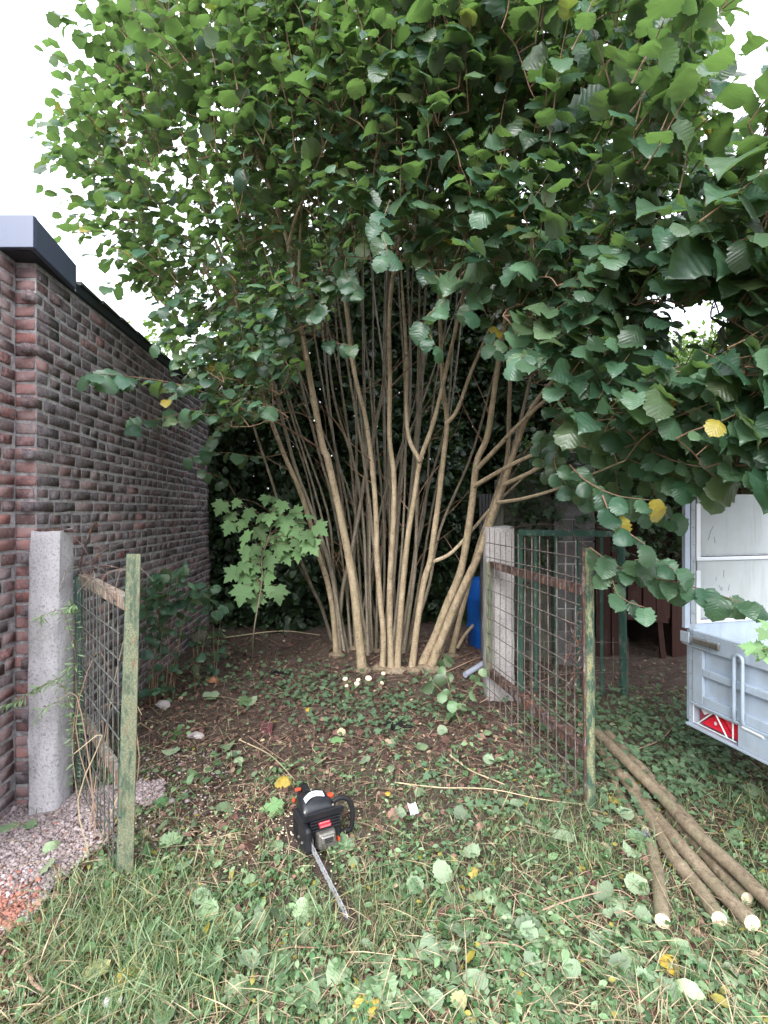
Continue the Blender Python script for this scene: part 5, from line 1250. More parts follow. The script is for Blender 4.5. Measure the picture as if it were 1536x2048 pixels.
# ------------------------------------------------------------------ single fallen leaves
def leaf_obj(name, label, cat, group, tm, matn, pos, ax, nn, s, tint):
    tv, tt, tu = tm; me = np_mesh(name, tv, tt, np.tile(tint, (len(tv), 1)), tu, True); me.materials.append(M[matn])
    o = link(name, me); Bm, _ = xforms(np.array([pos], float), np.array([ax], float), np.array([nn], float), np.array([s], float)); mw = Matrix.Identity(4)
    for a in range(3):
        for b in range(3): mw[a][b] = Bm[0, a, b]
        mw[a][3] = pos[a]
    o.matrix_basis = mw; return tag(o, label, cat, group)
LM = [('beside the chainsaw', G(650, 1650), .30), ('past the tip of the chainsaw bar', G(700, 1850), .22), ('behind the chainsaw on bare earth', G(600, 1540), .35), ('beside the short stubby stick', G(1315, 1770), .22),
      ('beside the cut ends of the logs', G(1460, 1860), .28), ('alongside the middle of the log bundle', G(1330, 1650), .35), ('at the foot of the rusty gate post', G(1178, 1620), .35), ('under the rusty mesh gate', G(1060, 1500), .5), ('at the foot of the leaning gate post', G(250, 1750), .28),
      ('on the pink gravel', G(60, 1680), .4), ('below the tailgate lamp', G(1420, 1560), .5), ('on the brown litter by the sawn stubs', G(730, 1400), .6), ('on the bare bank near the wall plants', G(420, 1430), .7), ('near the maroon shard in the grass', G(1190, 1770), .25), ('in the long grass tuft', G(230, 1900), .35), ('between the chainsaw and the mesh gate', G(930, 1680), .4), ('on grass before the chainsaw bar', G(720, 1960), .35), ('on grass before the log ends', G(1320, 1980), .4)]
def whereabouts(p):
    best = min(LM, key=lambda m: (m[1] - Vector(p)).length / m[2]); return best[0]
def leaf_look(s, up, t): return ('upturned ' if up < 0 else '') + ('yellowed' if t[2] > .5 else 'mint green' if t[0] > .7 else 'mid green' if t[0] > .35 else 'dark green')
spots = [(425, 1965, .115, 95), (655, 1965, .14, 60), (760, 1935, .09, 100), (822, 1925, .12, 80), (915, 1885, .125, -20), (1040, 1880, .12, 15), (1085, 1912, .11, -35), (560, 1835, .10, 100), (525, 1850, .085, 150), (610, 1830, .09, 60), (365, 1745, .10, 10), (320, 1740, .08, 60), (345, 1695, .10, 40), (920, 1640, .085, 90), (1040, 1645, .10, 100), (945, 1715, .08, 30),
         (830, 1785, .08, 110), (950, 1805, .07, 100), (1165, 1795, .07, 60), (1275, 1785, .10, 20), (1290, 1890, .10, 60), (1460, 1890, .12, 10), (1430, 1940, .10, -30), (1240, 1960, .09, 60), (560, 1930, .10, 160), (480, 1990, .09, 30), (730, 1990, .12, 20), (600, 2010, .12, 140), (820, 2000, .13, 60), (950, 1990, .10, 110), (1100, 2010, .11, 40), (1330, 2000, .10, 80), (90, 1745, .085, 70), (110, 1705, .09, 30), (20, 1665, .10, 20), (60, 1660, .07, 10),
         (1000, 1520, .085, 70), (1010, 1615, .08, 30), (885, 1470, .08, 100), (1130, 1690, .10, -10), (730, 1530, .08, 60), (470, 1520, .09, 20), (455, 1500, .12, 110), (500, 1410, .12, 40), (420, 1400, .13, 160), (340, 1510, .11, 200), (1250, 1640, .09, 90), (700, 1700, .06, 50), (1200, 1900, .08, 120), (1010, 1935, .10, 160)]
for k, (u, v, s, a) in enumerate(spots):
    p = G(u, v); a = R(a); ax = (math.cos(a), math.sin(a), rng.normal(0, .08)); up = 1 if rng.random() < .55 else -1
    s *= .88; tn = (min(1, max(0, rng.normal(.55, .3))), min(1, max(0, rng.normal(.5, .25))), 0)
    leaf_obj('fallen_leaf', 'large %s hazel leaf lying %s' % (leaf_look(s, up, tn), whereabouts(p)), 'leaf', 'large loose hazel leaves on the ground', hz_hd[(0, 1, 2, 4, 5)[k % 5]], 'fallen_leaf', (p.x - math.cos(a) * s * .5, p.y - math.sin(a) * s * .5, p.z + .016 + (s * .10)), ax, (rng.normal(0, .35), rng.normal(-.2, .3), up), s, tn)
for k in range(150):
    u = rng.uniform(120, 1530); v = rng.choice([rng.uniform(1400, 1650), rng.uniform(1650, 2040), rng.uniform(1800, 2040)]); p = G(u, v)
    if inpoly(np.array([u]), np.array([v]), gravel_poly)[0] or p.x < -1.6: continue
    s = rng.uniform(.04, .085); a = rng.uniform(0, 6.28)
    up = 1 if rng.random() < .6 else -1; tn = (rng.uniform(.1, .9), rng.uniform(.3, .9), .8 if rng.random() < .06 else 0)
    leaf_obj('fallen_leaf', 'small %s hazel leaf lying %s' % (leaf_look(s, up, tn), whereabouts(p)), 'leaf', 'small loose leaves on the ground', hz_hd[k % 10], 'fallen_leaf', (p.x, p.y, p.z + .022 + s * .1), (math.cos(a), math.sin(a), rng.normal(0, .15)), (rng.normal(0, .35), rng.normal(-.15, .35), up), s, tn)
for (u, v, s, a, lab, t) in [(548, 1628, .115, 190, 'pale green maple leaf lying behind the chainsaw', (.8, .9, 0)), (673, 1490, .095, 100, 'bright green maple leaf lying flat on brown litter', (.7, .9, .0)), (490, 1410, .13, 20, 'dark green maple leaf lying below the wall plants', (.0, .1, 0))]:
    p = G(u, v); a = R(a); leaf_obj('maple_leaf', lab, 'leaf', None, maple[0], 'maple_leaf', (p.x - math.cos(a) * s * .4, p.y - math.sin(a) * s * .4, p.z + .035), (math.cos(a), math.sin(a), .03), (.05, -.25, 1), s, t)
for (u, v, s, lab) in [(772, 1600, .028, 'small bright yellow leaf lying behind the chainsaw handle'), (1335, 1955, .06, 'orange yellow dead leaf lying in the grass below the logs'), (612, 1428, .05, 'tan dry leaf lying beside the maroon scrap')]:
    p = G(u, v); leaf_obj('yellow_leaf', lab, 'leaf', None, hz_hd[3], 'fallen_leaf', (p.x, p.y, p.z + .03), (.6, .5, .1), (.1, -.4, 1), s, (.5, .8, 1.0))

# ------------------------------------------------------------------ cut logs
def log(label, pts, w0, w1, lift=0.0, sides=11):
    n = len(pts); W = []; rr = []
    for i, (u, v) in enumerate(pts):
        f = i / (n - 1); Yg = G(u, v).y; r = (w0 + (w1 - w0) * f) * Yg / F / 2; p = G(u, v, r + lift * (1 if not callable(lift) else lift(f)))
        W.append(p); rr.append(r)
    t = thing('cut_log', label, 'log', (W[n // 2].x, W[n // 2].y, W[n // 2].z - rr[n // 2]), group='logs bundled beside the rusty gate')
    m = n * 5; C = catmull(W, m); r2 = [r * (1 + random.gauss(0, .025)) for r in np.interp(np.linspace(0, n - 1, m), range(n), rr)]
    mb = MB(); mb.tube(C, r2, sides, cap=False, jit=.05); mb.build('bark', 'log_bark', t, smooth=True)
    for e, k in ((C[0], 0), (C[-1], -1)):
        d_ = (C[0] - C[1]).normalized() if k == 0 else (C[-1] - C[-2]).normalized()
        mb = MB(); mb.tube([e - d_ * .01, e + d_ * .002], [r2[k] * .95, r2[k] * .97], sides); mb.build('cut_end', 'cut_wood', t)
    return t
log('long mossy log along the trailer side of the bundle', [(1216, 1468), (1276, 1530), (1340, 1598), (1420, 1690), (1500, 1765), (1560, 1820)], 17, 25, .012)
log('long speckled log lying over the others with a red scar', [(1194, 1466), (1250, 1520), (1320, 1590), (1390, 1665), (1470, 1738), (1570, 1835)], 17, 28, .055)
log('slim log ending in a clean round pale cut face', [(1188, 1484), (1242, 1550), (1299, 1636), (1341, 1707), (1398, 1777), (1438, 1838)], 16, 30, .01)
log('stout log with a frayed end amid the bundle', [(1250, 1553), (1307, 1627), (1355, 1684), (1426, 1766), (1504, 1846)], 20, 31, .015)
log('short log tucked beneath with a whitish cut end', [(1340, 1630), (1370, 1664), (1412, 1712), (1455, 1760), (1494, 1797)], 19, 25, .002)
log('thin mossy pole trailing from the rusty gate post', [(1196, 1490), (1222, 1548), (1244, 1595), (1266, 1628), (1290, 1660)], 11, 14, .0)
log('short stubby stick lying apart from the log bundle', [(1302, 1690), (1314, 1741), (1321, 1795), (1325, 1842)], 22, 30, .0)

# ------------------------------------------------------------------ fallen twigs, dry stalks
def lie_twig(name, label, cat, group, pts, r, mat, lift=.015):
    W = [G(u, v, r + lift + (.02 * random.random() if 0 < i < len(pts) - 1 else 0)) for i, (u, v) in enumerate(pts)]
    C = catmull(W, len(W) * 4); mb = MB(); mb.tube(C, list(np.linspace(r, r * .5, len(C))), 5); return tag(mb.build(name, mat, smooth=True), label, cat, group)
tg_ = 'thin cut twigs on the ground'
for pts, r in [([(900, 1510), (940, 1540), (1000, 1565), (1010, 1570)], .005), ([(790, 1565), (880, 1575), (980, 1578), (1080, 1598), (1180, 1610)], .004), ([(280, 1300), (330, 1340), (380, 1370)], .005), ([(300, 1330), (360, 1352), (400, 1362)], .004), ([(480, 1480), (540, 1510), (590, 1560)], .004), ([(500, 1475), (580, 1530)], .003), ([(430, 1700), (470, 1712)], .004), ([(540, 1890), (620, 1895), (690, 1890)], .0035), ([(940, 1890), (1000, 1885), (1050, 1900), (1090, 1960)], .0035),
               ([(160, 1920), (100, 1990), (30, 2040)], .004), ([(50, 1930), (70, 1970), (100, 1985)], .007), ([(60, 1860), (30, 1960), (5, 2010)], .004), ([(1080, 1790), (1160, 1770), (1250, 1790)], .003), ([(1060, 1830), (1140, 1800), (1230, 1780), (1270, 1800)], .0035), ([(1090, 1850), (1180, 1830), (1290, 1820)], .003), ([(830, 1720), (850, 1780), (860, 1820)], .0045), ([(1280, 1600), (1340, 1560), (1400, 1520)], .003), ([(1270, 1500), (1320, 1480), (1350, 1450)], .004), ([(700, 1300), (760, 1290), (830, 1265)], .004), ([(740, 1320), (800, 1290), (860, 1280)], .0035), ([(450, 1275), (560, 1262), (640, 1270)], .008), ([(350, 1210), (460, 1240), (560, 1290)], .004), ([(880, 1330), (930, 1310), (980, 1290)], .005), ([(890, 1345), (950, 1318), (985, 1308)], .005), ([(1060, 1370), (1120, 1350), (1200, 1340)], .004), ([(960, 1405), (1010, 1380), (1040, 1372)], .005)]:
    mt = random.choice(['dead_stem', 'straw', 'twig', 'dead_stem']); ln = (G(*pts[0]) - G(*pts[-1])).length
    lie_twig('fallen_twig', '%s %s twig lying %s' % ('long' if ln > .45 else 'short' if ln < .25 else 'thin', {'dead_stem': 'brown', 'straw': 'straw coloured', 'twig': 'dark reddish'}[mt], whereabouts(G(*pts[len(pts) // 2]))), 'twig', tg_, pts, r, mt)
for k in range(11):                                                  # dead stalks standing through the left gate
    u = random.uniform(150, 235); v = random.uniform(1540, 1740); p = G(u, v); l = random.uniform(.35, .8)
    q = p + Vector((random.uniform(-.12, .16), random.uniform(-.05, .15), l)); mb = MB()
    m_ = (p + q) / 2 + Vector((random.gauss(0, .05), 0, random.gauss(0, .03)))
    mb.tube(catmull([p - Vector((0, 0, .01)), m_, q, q + Vector((random.gauss(0, .08), random.gauss(0, .05), random.uniform(-.1, .05)))], 10), list(np.linspace(.0032, .0014, 10)), 4)
    tag(mb.build('dry_stalk', random.choice(['dead_stem', 'straw']), smooth=True), ['tall', 'short'][l < .55] + ' dry dead weed stalk standing through the leaning green gate', 'stalk', 'dead stalks in the leaning gate')

# ------------------------------------------------------------------ leafy plants
def plant(name, label, cat, foot, stems, tm, matn, size, sp=.05, group=None, r=.0035, facing=.8, yel=0, stemmat='twig', droop=.4, t_r=.5, wild=.25):
    t = thing(name, label, cat, foot, group=group); k = 0
    for W in stems:
        L = sum((Vector(b) - Vector(a)).length for a, b in zip(W, W[1:])); n = max(5, int(L / sp)); C = catmull(W, n)
        mb = MB(); mb.tube(C, list(np.linspace(r, .0012, n)), 5); st = mb.build('stem', stemmat, t, smooth=True); sg = 1
        for i in range(1, n):
            p = np.array(C[i]); d_ = nrmz(np.array(C[i]) - np.array(C[i - 1])); side = nrmz(np.cross(d_, [0, 0, 1.0]) + 1e-5)
            pet = nrmz(side * sg + d_ * .5 + rng.normal(size=3) * .4); sg = -sg; s = rng.uniform(*size)
            ax = nrmz(pet * .8 + np.array([0, -.2, -droop]) + rng.normal(size=3) * .2); nn = nrmz(np.array([0, -facing, .8]) + rng.normal(size=3) * wild)
            tv, tt, tu = tm[k % len(tm)]; tn = (min(1, max(0, rng.normal(t_r, .25))), min(1, max(0, rng.normal(.5, .22))), 0)
            key = (name, k % len(tm), int(tn[0] * 3), int(tn[1] * 3)); k += 1
            if key not in plant.pool:
                plant.pool[key] = np_mesh('leaf', tv, tt, np.tile(tn, (len(tv), 1)), tu, True); plant.pool[key].materials.append(M[matn])
            o = link('leaf', plant.pool[key], t); Bm, _ = xforms(np.array([p + pet * .01]), ax[None], nn[None], np.array([s])); mw = Matrix.Identity(4)
            for a in range(3):
                for b in range(3): mw[a][b] = Bm[0, a, b]
                mw[a][3] = p[a] + pet[a] * .01
            o.matrix_basis = mw
    return t
plant.pool = {}
# maple sapling in front of the hazel, leaves traced one by one
ms = thing('maple_sapling', 'young maple sapling with fresh lobed leaves against the dark hedge', 'sapling', G(505, 1322))
foot = G(505, 1322); YM = 4.1
cr_ = lambda a, b, y=YM: P(420 + a / 5.39, 960 + b / 5.39, y)
mb = MB(); C = catmull([foot - Vector((0, 0, .04)), cr_(470, 1650), cr_(560, 1100), cr_(560, 850), cr_(640, 600), cr_(700, 300)], 22); mb.tube(C, list(np.linspace(.006, .002, 22)), 7); mb.build('stem', 'bark_grey', ms, smooth=True)
ml = [(600, 215, 75), (690, 215, 42), (770, 290, 85), (400, 380, 100), (540, 400, 85), (640, 420, 90), (810, 470, 120), (940, 355, 90), (1085, 385, 65), (980, 460, 80), (1190, 530, 105), (540, 565, 110), (385, 640, 130), (570, 680, 60), (740, 730, 130), (920, 570, 85), (1070, 600, 105), (1095, 720, 120), (945, 690, 85), (940, 800, 95), (820, 845, 90), (480, 870, 75), (400, 800, 100), (640, 900, 100), (340, 925, 110), (235, 1020, 110), (390, 1060, 110), (625, 1065, 110), (475, 965, 75), (340, 1230, 130), (495, 1310, 110), (735, 1225, 120), (630, 1190, 60), (515, 1170, 60), (105, 295, 100), (210, 415, 100), (272, 250, 70), (345, 490, 80), (195, 520, 90), (620, 790, 65), (740, 610, 60), (660, 640, 55), (800, 590, 70), (470, 760, 90), (700, 340, 70), (450, 1110, 80)]
Cn = np.array([tuple(c) for c in C]); mp_pool = {}; br_ = MB()
for k, (a, b, s) in enumerate(ml):
    y = YM + rng.normal(0, .10) + (.35 if a < 360 and b < 560 else 0); c = np.array(cr_(a, b, y)); size = s / 5.39 * y / F * 1.95
    ax = nrmz(np.array([(a - 600) / 900 + rng.normal(0, .3), -.25, -.75 + rng.normal(0, .2)])); nn = nrmz(np.array([rng.normal(0, .45), -1.0, .85 + rng.normal(0, .4)]))
    t_ = (min(1, max(0, rng.normal(.5, .2))), min(1, max(0, rng.normal(.5, .28))), 0); key = (k % 5, int(t_[0] * 3), int(t_[1] * 3))
    if key not in mp_pool:
        tv, tt, tu = maple[k % 5]; mp_pool[key] = np_mesh('leaf', tv, tt, np.tile(t_, (len(tv), 1)), tu, True); mp_pool[key].materials.append(M['maple_leaf'])
    o = link('leaf', mp_pool[key], ms); p = c - ax * size * .45; Bm, _ = xforms(p[None], ax[None], nn[None], np.array([size])); mw = Matrix.Identity(4)
    for i in range(3):
        for j in range(3): mw[i][j] = Bm[0, i, j]
        mw[i][3] = p[i]
    o.matrix_basis = mw
    j = int(np.argmin(np.linalg.norm(Cn - (p + np.array([0, 0, -.1])), axis=1))); q = Cn[j]
    mb = MB(); mb.tube(catmull([Vector(q), Vector((q + p) / 2 + np.array([0, 0, .03])), Vector(p)], 5), .0018, 4); mb.build('petiole', 'twig', ms)
# wall-foot plants on the left
for (u, v, tops, lab) in [(345, 1262, [(320, 1120), (365, 1105), (395, 1150)], 'tall leafy bramble crowding the dark wall corner'), (310, 1300, [(285, 1150), (318, 1125), (345, 1190)], 'dense bramble spray beside the leaning gate post'), (430, 1270, [(420, 1160), (455, 1185)], 'low leafy bramble under the maple sapling'), (330, 1290, [(300, 1130), (360, 1120), (420, 1150)], 'round leafed bramble growing against the brick wall'), (300, 1330, [(290, 1180), (330, 1160)], 'bushy green plant behind the leaning gate post'), (390, 1310, [(380, 1180), (440, 1190), (410, 1160)], 'leafy plant with oval leaves below the maple sapling')]:
    yy = 3.65 + (u - 300) * .004; f = P(u, v, yy); f.z = gzf(f.x, yy)
    plant('leafy_plant', lab, 'plant', f, [[f - Vector((0, 0, .02)), P((u + a) / 2, (v + b) / 2, yy - .02), P(a, b + 22, yy - .08 + random.gauss(0, .12))] for a, b in tops], hz_hd[:4], 'hazel_leaf', (.045, .09), .075, t_r=.35, wild=.6)
for (u, v, h, lab) in [(440, 1290, .16, 'pale nettle with pointed leaves beside the bramble'), (365, 1480, .10, 'small nettle growing from the bare bank'), (420, 1560, .08, 'tiny nettle sprout by the pale gravel'), (300, 1345, .14, 'nettle growing below the gate wire'), (455, 1530, .10, 'soft green weed beside a loose hazel leaf'), (700, 1390, .10, 'dark weed sprig above the ivy'), (930, 1500, .06, 'low weed sprout below the cut shoot')]:
    f = G(u, v); plant('nettle', lab, 'weed', f, [[f - Vector((0, 0, .01)), f + Vector((.02, -.01, h * .5)), f + Vector((.02, -.02, h))], [f, f + Vector((-.03, -.02, h * .4)), f + Vector((-.07, -.04, h * .7))]], oval, 'weed_leaf', (.03, .065), .018, r=.002)
# cut leafy shoot lying by the stems
f = G(905, 1440); plant('cut_shoot', 'cut leafy shoot wilting at the foot of the hazel', 'branch', f, [[P(920, 1448, f.y - .12), P(905, 1400, f.y), P(893, 1350, f.y + .1), P(888, 1310, f.y + .2)], [P(905, 1400, f.y), P(870, 1370, f.y), P(850, 1340, f.y + .1)], [P(915, 1420, f.y - .05), P(945, 1380, f.y), P(955, 1345, f.y + .1)]], hz_hd[5:], 'fallen_leaf', (.06, .10), .035, droop=.7, t_r=.15, wild=.75)
# goosegrass on the left post
f = G(150, 1590)
plant('goosegrass', 'feathery goosegrass weed hanging across the smooth concrete post', 'weed', f, [[P(150, 1500, 2.5), P(130, 1380, 2.45), P(90, 1370, 2.45), P(40, 1400, 2.4), P(10, 1410, 2.4)], [P(150, 1480, 2.5), P(150, 1340, 2.48), P(120, 1355, 2.45), P(70, 1380, 2.42)], [P(150, 1300, 2.5), P(125, 1225, 2.46), P(90, 1230, 2.44), P(80, 1238, 2.42)], [P(150, 1400, 2.5), P(100, 1410, 2.45), P(70, 1440, 2.44)], [f, P(152, 1440, 2.5), P(148, 1230, 2.5), P(140, 1215, 2.48)]], [(oval[0][0] * np.array([.32, 1, 1]), oval[0][1], oval[0][2])], 'weed_leaf', (.022, .05), .009, r=.0014, t_r=.8)
# maple shoot reaching in over the tailgate from outside the frame
f = Vector((1.45, 1.62, gzf(1.45, 1.62)))
plant('maple_shoot', 'bright pale maple shoot reaching over the trailer tailgate', 'sapling', f, [[f - Vector((0, 0, .02)), f + Vector((-.02, 0, .5)), P(1600, 1330, 1.62), P(1545, 1300, 1.6), P(1522, 1300, 1.6)], [P(1600, 1330, 1.62), P(1570, 1270, 1.62), P(1535, 1262, 1.62)]], maple, 'maple_leaf', (.035, .055), .03, facing=1.0, t_r=1.0)

# ------------------------------------------------------------------ small debris
def rock_thing(name, label, cat, u, v, r, sq, mat, seed):
    p = G(u, v); mb = MB(); mb.rock((p.x, p.y, p.z + r * sq[2] * .6), r, sq, seed); return tag(mb.build(name, mat, smooth=False), label, cat)
rock_thing('stone', 'pale lumpy stone lying below the bare bank', 'stone', 326, 1415, .045, (1.2, .9, .7), 'stone', 4)
rock_thing('broken_tile', 'orange broken terracotta lump half sunk in the litter', 'rubble', 425, 1365, .055, (1.2, .8, .6), 'terracotta', 7)
rock_thing('stone', 'flat pale stone beside the loose green leaves', 'stone', 392, 1475, .05, (1.4, .8, .4), 'stone', 8)
rock_thing('stone', 'dusty grey stone lying in shade behind the maple sapling', 'stone', 545, 1250, .07, (1.3, .9, .7), 'stone', 12)
rock_thing('mossy_boulder', 'mossy boulder behind the nettle at the wall foot', 'stone', 400, 1290, .13, (1.0, .9, .8), 'block', 15)
for k, (u, v, w) in enumerate([(692, 1370, .035), (722, 1372, .03), (735, 1366, .045), (757, 1372, .028), (712, 1380, .035), (765, 1355, .03), (700, 1384, .025)]):
    p = G(u, v); t = thing('cut_stub', 'pale freshly sawn hazel stub poking from the litter', 'stump', p, group='sawn stubs at the hazel foot'); h = random.uniform(.03, .06); dx = Vector((random.gauss(0, .02), -.03, h))
    mb = MB(); mb.tube([p - Vector((0, 0, .03)), p + dx], w * .62, 9, cap=False); mb.build('bark', 'log_bark', t, smooth=True)
    mb = MB(); mb.tube([p + dx * .9, p + dx * 1.04], w * .6, 9); mb.build('cut_end', 'fungus', t)
def scrap(name, label, cat, u, v, w, d_, rot, mat, th=.004, tilt=.2):
    p = G(u, v, .02); m = Matrix.Translation(p) @ Matrix.Rotation(rot, 4, 'Z') @ Matrix.Rotation(tilt, 4, 'X'); mb = MB(); n = 5; rn = random.Random(int(u))
    top = [(-w / 2 + w * i / n, -d_ / 2 + rn.gauss(0, d_ * .08), .01 * math.sin(i * 1.3)) for i in range(n + 1)]; bot = [(-w / 2 + w * i / n, d_ / 2 + rn.gauss(0, d_ * .08), .012 * math.cos(i)) for i in range(n + 1)]
    V = top + bot + [(a, b, c - th) for a, b, c in top + bot]; N_ = n + 1; Fc = []
    for i in range(n):
        Fc += [(i, i + 1, N_ + i + 1, N_ + i), (2 * N_ + i, 3 * N_ + i, 3 * N_ + i + 1, 2 * N_ + i + 1), (i, 2 * N_ + i, 2 * N_ + i + 1, i + 1), (N_ + i, N_ + i + 1, 3 * N_ + i + 1, 3 * N_ + i)]
    Fc += [(0, N_, 3 * N_, 2 * N_), (n, 2 * N_ + n, 3 * N_ + n, N_ + n)]
    mb.add(V, Fc); return tag(mb.build(name, mat, xf=m), label, cat)
scrap('plastic_scrap', 'maroon plastic shard lying on the bare bank', 'scrap', 533, 1458, .075, .10, .1, 'maroon', tilt=.5)
scrap('plastic_scrap', 'narrow maroon shard in the grass beside the stubby stick', 'scrap', 1190, 1768, .03, .09, .5, 'maroon', tilt=.4)
scrap('plastic_scrap', 'crumpled white plastic scrap in the weeds behind the chainsaw', 'scrap', 826, 1617, .045, .05, .4, 'white_litter', tilt=.6)
scrap('plastic_scrap', 'bleached pale scrap lying in the long grass', 'scrap', 222, 2022, .045, .06, .2, 'white_litter', tilt=.3)
scrap('wood_chip', 'pale wood splinter beside the chainsaw muffler', 'wood', 681, 1677, .07, .018, .5, 'cut_wood', tilt=.2)
scrap('rubber_mat', 'black rubber scrap half buried beneath the creeping ivy', 'scrap', 798, 1447, .17, .10, -.1, 'black_rubber', .03, .1)
scrap('rubber_mat', 'black plastic scrap in the litter left of the sawn stubs', 'scrap', 560, 1345, .16, .10, .1, 'black_rubber', .02, .15)
scrap('cloth_scrap', 'blue green crumpled leaf scrap resting on the logs', 'scrap', 1287, 1668, .05, .05, .2, 'pipe', .004, .3)

# ================================================================== CHAINSAW
ch = thing('chainsaw', 'black chainsaw with orange caps resting on the ground, bar pointing forward', 'chainsaw', G(628, 1712), R(27), local=True)
ch.scale = (.80, .80, .80)
def cb(name, lo, hi, mat, bev=.006, par=None): mb = MB(); mb.box(lo, hi); return mb.build(name, mat, par or ch, bevel=bev)
cb('crankcase', (-.02, .03, .012), (.165, .27, .13), 'black_plastic', .02)
cb('clutch_cover', (-.058, -.035, .015), (-.022, .20, .165), 'black_plastic', .016)
mb = MB()
def loft(secs, n=12):
    V = []; Fc = []
    for (y, x0, x1, z0, z1, r) in secs:
        for k in range(n):
            a = 2 * math.pi * k / n; cx, cz = (x0 + x1) / 2, (z0 + z1) / 2; ca, sa = math.cos(a), math.sin(a); e = .45
            V.append((cx + (x1 - x0) / 2 * math.copysign(abs(ca) ** e, ca), y, cz + (z1 - z0) / 2 * math.copysign(abs(sa) ** e, sa)))
    m = len(secs)
    Fc = [(i * n + k, (i + 1) * n + k, (i + 1) * n + (k + 1) % n, i * n + (k + 1) % n) for i in range(m - 1) for k in range(n)]
    Fc += [tuple(range(n)), tuple((m - 1) * n + k for k in range(n - 1, -1, -1))]
    return V, Fc
mb.add(*loft([(.062, -.035, .140, .12, .195, 0), (.09, -.038, .145, .12, .222, 0), (.16, -.036, .13, .11, .240, 0), (.22, -.03, .115, .10, .225, 0), (.27, -.015, .10, .09, .18, 0)], 16)); top = mb.build('top_cover', 'black_plastic', ch, smooth=True)
# badge: curved white plate with dark script-like marks
mb = MB(); N_ = 10
bo = []
for i in range(N_ + 1):
    f = i / N_; x = -.018 + .115 * f; bo.append((x, .105 + .05 * math.sin(f * math.pi) * .55 + .02 * f))
V = [(x, y - .017, .2305 + (y - .105) * .16) for x, y in bo] + [(x, y + .017, .2365 + (y - .105) * .16) for x, y in bo]; V += [(a, b, c - .006) for a, b, c in V]
n1 = N_ + 1; Fc = [f for i in range(N_) for f in ((i, i + 1, n1 + i + 1, n1 + i), (i, 2 * n1 + i, 2 * n1 + i + 1, i + 1), (n1 + i, n1 + i + 1, 3 * n1 + i + 1, 3 * n1 + i))]
mb.add([(a, b, c + .006) for a, b, c in V], Fc); bd = mb.build('badge', 'badge', top)
for i in range(9):
    x, y = bo[i + 1] if i < 9 else bo[-1]; z = .2400 + (y - .105) * .16; mb = MB()
    mb.tube(catmull([(x - .004, y - .008, z), (x + .001, y + .007 * (1 if i % 2 else .4), z + .0012), (x + .004, y - .006, z), (x + .007, y + .002, z + .0006)], 7), .0011, 4); mb.build('badge_mark', 'black_plastic', bd)
# hand guard, finned front, labels
mb = MB(); mb.hull8([(-.055, .012, .175), (.170, .012, .175), (.170, .034, .175), (-.055, .034, .175), (-.05, -.004, .222), (.165, -.004, .222), (.165, .012, .222), (-.05, .012, .222)]); mb.build('hand_guard', 'black_plastic', ch, bevel=.005)
cb('front_cover', (-.012, .022, .112), (.150, .06, .175), 'black_plastic', .004)
for k in range(4): cb('cooling_fin', (-.016, .008, .118 + k * .016), (.156, .0215, .124 + k * .016), 'black_plastic', .001)
lb = cb('label', (.028, .0045, .148), (.092, .0078, .162), 'red_label', .001); cb('label', (.034, .0045, .130), (.098, .0078, .1445), 'red_label', .001)
for i in range(7):
    mb = MB(); x = .040 + i * .008; mb.tube([(x, .0038, .1335), (x + .002, .0036, .141), (x + .005, .0038, .134)], .0010, 4); mb.build('label_mark', 'pink_mark', lb)
mb = MB(); mb.beam((.032, .0038, .1585), (.086, .0038, .1585), .0025, .001); mb.build('label_mark', 'pink_mark', lb)
# muffler
mf = MB(); mf.hull8([(.018, -.018, .030), (.125, -.018, .030), (.132, .028, .028), (.010, .028, .028), (.026, -.012, .104), (.117, -.012, .104), (.122, .028, .112), (.016, .028, .112)]); mu = mf.build('muffler', 'muffler', ch, bevel=.008)
mb = MB(); mb.hull8([(.038, -.030, .062), (.108, -.030, .062), (.118, -.0165, .055), (.028, -.0165, .055), (.040, -.026, .094), (.104, -.026, .094), (.112, -.0135, .100), (.032, -.0135, .100)]); cv = mb.build('muffler_cover', 'muffler', mu, bevel=.004)
for z in (.068, .077, .086): 
    mb = MB(); mb.box((.050, -.0315, z), (.096, -.0295, z + .0045)); mb.build('vent_slot', 'black_plastic', cv)
for z in (.035, .043, .051): cb('muffler_rib', (.026, -.0245, z), (.118, -.0185, z + .004), 'muffler', .001, mu)
cb('spike_bumper', (-.016, -.03, .030), (-.012, .03, .105), 'muffler', .001)
# handles
mb = MB(); mb.tube(catmull([(.135, .075, .212), (.175, .07, .226), (.222, .066, .205), (.244, .062, .150), (.246, .064, .085), (.235, .075, .030), (.17, .10, .022)], 26), .0135, 10); mb.build('front_handle', 'black_rubber', ch, smooth=True)
mb = MB(); mb.tube(catmull([(.06, .25, .175), (.06, .31, .185), (.06, .39, .165), (.06, .43, .11), (.06, .41, .045), (.06, .33, .022), (.06, .26, .03)], 24), .017, 10); mb.build('rear_handle', 'black_plastic', ch, smooth=True)
cb('orange_cap', (-.03, .232, .226), (.005, .25, .240), 'orange', .004); cb('orange_cap', (.118, .12, .205), (.158, .15, .225), 'orange', .006); cb('oil_cap', (-.052, .205, .185), (-.038, .225, .205), 'orange', .004); cb('choke_lever', (.134, -.004, .038), (.146, .02, .056), 'orange', .002)
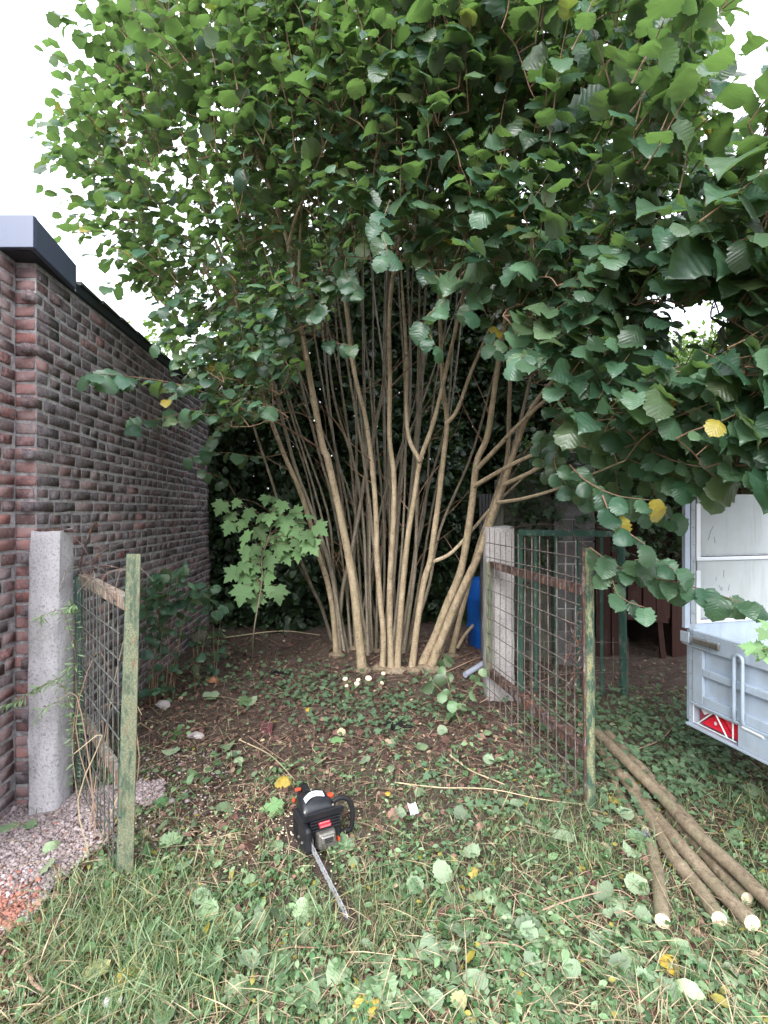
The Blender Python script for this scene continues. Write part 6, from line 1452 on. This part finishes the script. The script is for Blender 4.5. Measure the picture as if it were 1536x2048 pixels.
# guide bar and chain
BL, BH = .50, .020; zc = .066; XB = -.0185
prof = [(.06, zc - BH), (-BL + .05, zc - BH * .92)] + [(-BL + .035 - .035 * math.cos(a), zc + BH * .9 * math.sin(a)) for a in np.linspace(-math.pi / 2, math.pi / 2, 9)][1:-1] + [(-BL + .05, zc + BH * .92), (.06, zc + BH)]
drop = lambda y: (y - .06) * .045
mb = MB(); mb.prism(prof, lambda a, b, t: (XB + t, a, b + drop(a) if a < .06 else b), -.0025, .0025); bar = mb.build('guide_bar', 'bar_steel', ch)
path = [(p[0], p[1] + drop(p[0])) for p in prof]; mb = MB(); mb2 = MB(); k = 0
for (a, b) in zip(path, path[1:]):
    L_ = math.hypot(b[0] - a[0], b[1] - a[1]); m = max(1, int(L_ / .0095)); dy, dz = (b[0] - a[0]) / L_, (b[1] - a[1]) / L_; ny, nz = dz, -dy
    for i in range(m):
        y, z = a[0] + (b[0] - a[0]) * (i + .5) / m, a[1] + (b[1] - a[1]) * (i + .5) / m; k += 1; h = .0085 if k % 3 == 0 else .0055; xx = XB + (.0018 if k % 2 else -.0018)
        p0 = Vector((xx, y - dy * .0042, z - dz * .0042)); p1 = Vector((xx, y + dy * .0042, z + dz * .0042)); nn = Vector((0, ny, nz)) * h; w = Vector((.0016, 0, 0))
        (mb2 if k % 3 == 0 else mb).hull8([p0 - w, p0 + w, p1 + w, p1 - w, p0 - w + nn, p0 + w + nn, p1 + w + nn, p1 - w + nn])
o = mb.build('chain', 'chain_steel', ch); o['kind'] = 'stuff'
o = mb2.build('chain_cutters', 'bar_steel', ch); o['kind'] = 'stuff'


for (y, z) in ((.02, .075), (.075, .075)):
    mb = MB(); mb.tube([(-.058, y, z), (-.064, y, z)], .008, 6); mb.build('bar_nut', 'muffler', ch)
for k in range(4): cb('cover_rib', (-.0605, .10 + k * .02, .05), (-.0575, .108 + k * .02, .13), 'black_rubber', .001)
for (x, y, z) in ((-.03, .066, .20), (.13, .066, .20), (.05, .20, .236)):
    mb = MB(); mb.tube([(x, y, z), (x, y - .003, z + .003)], .006, 8); mb.build('screw', 'muffler', ch)
for k in range(3): cb('starter_slot', (.1655, .09 + k * .04, .05), (.1685, .115 + k * .04, .10), 'black_rubber', .001)
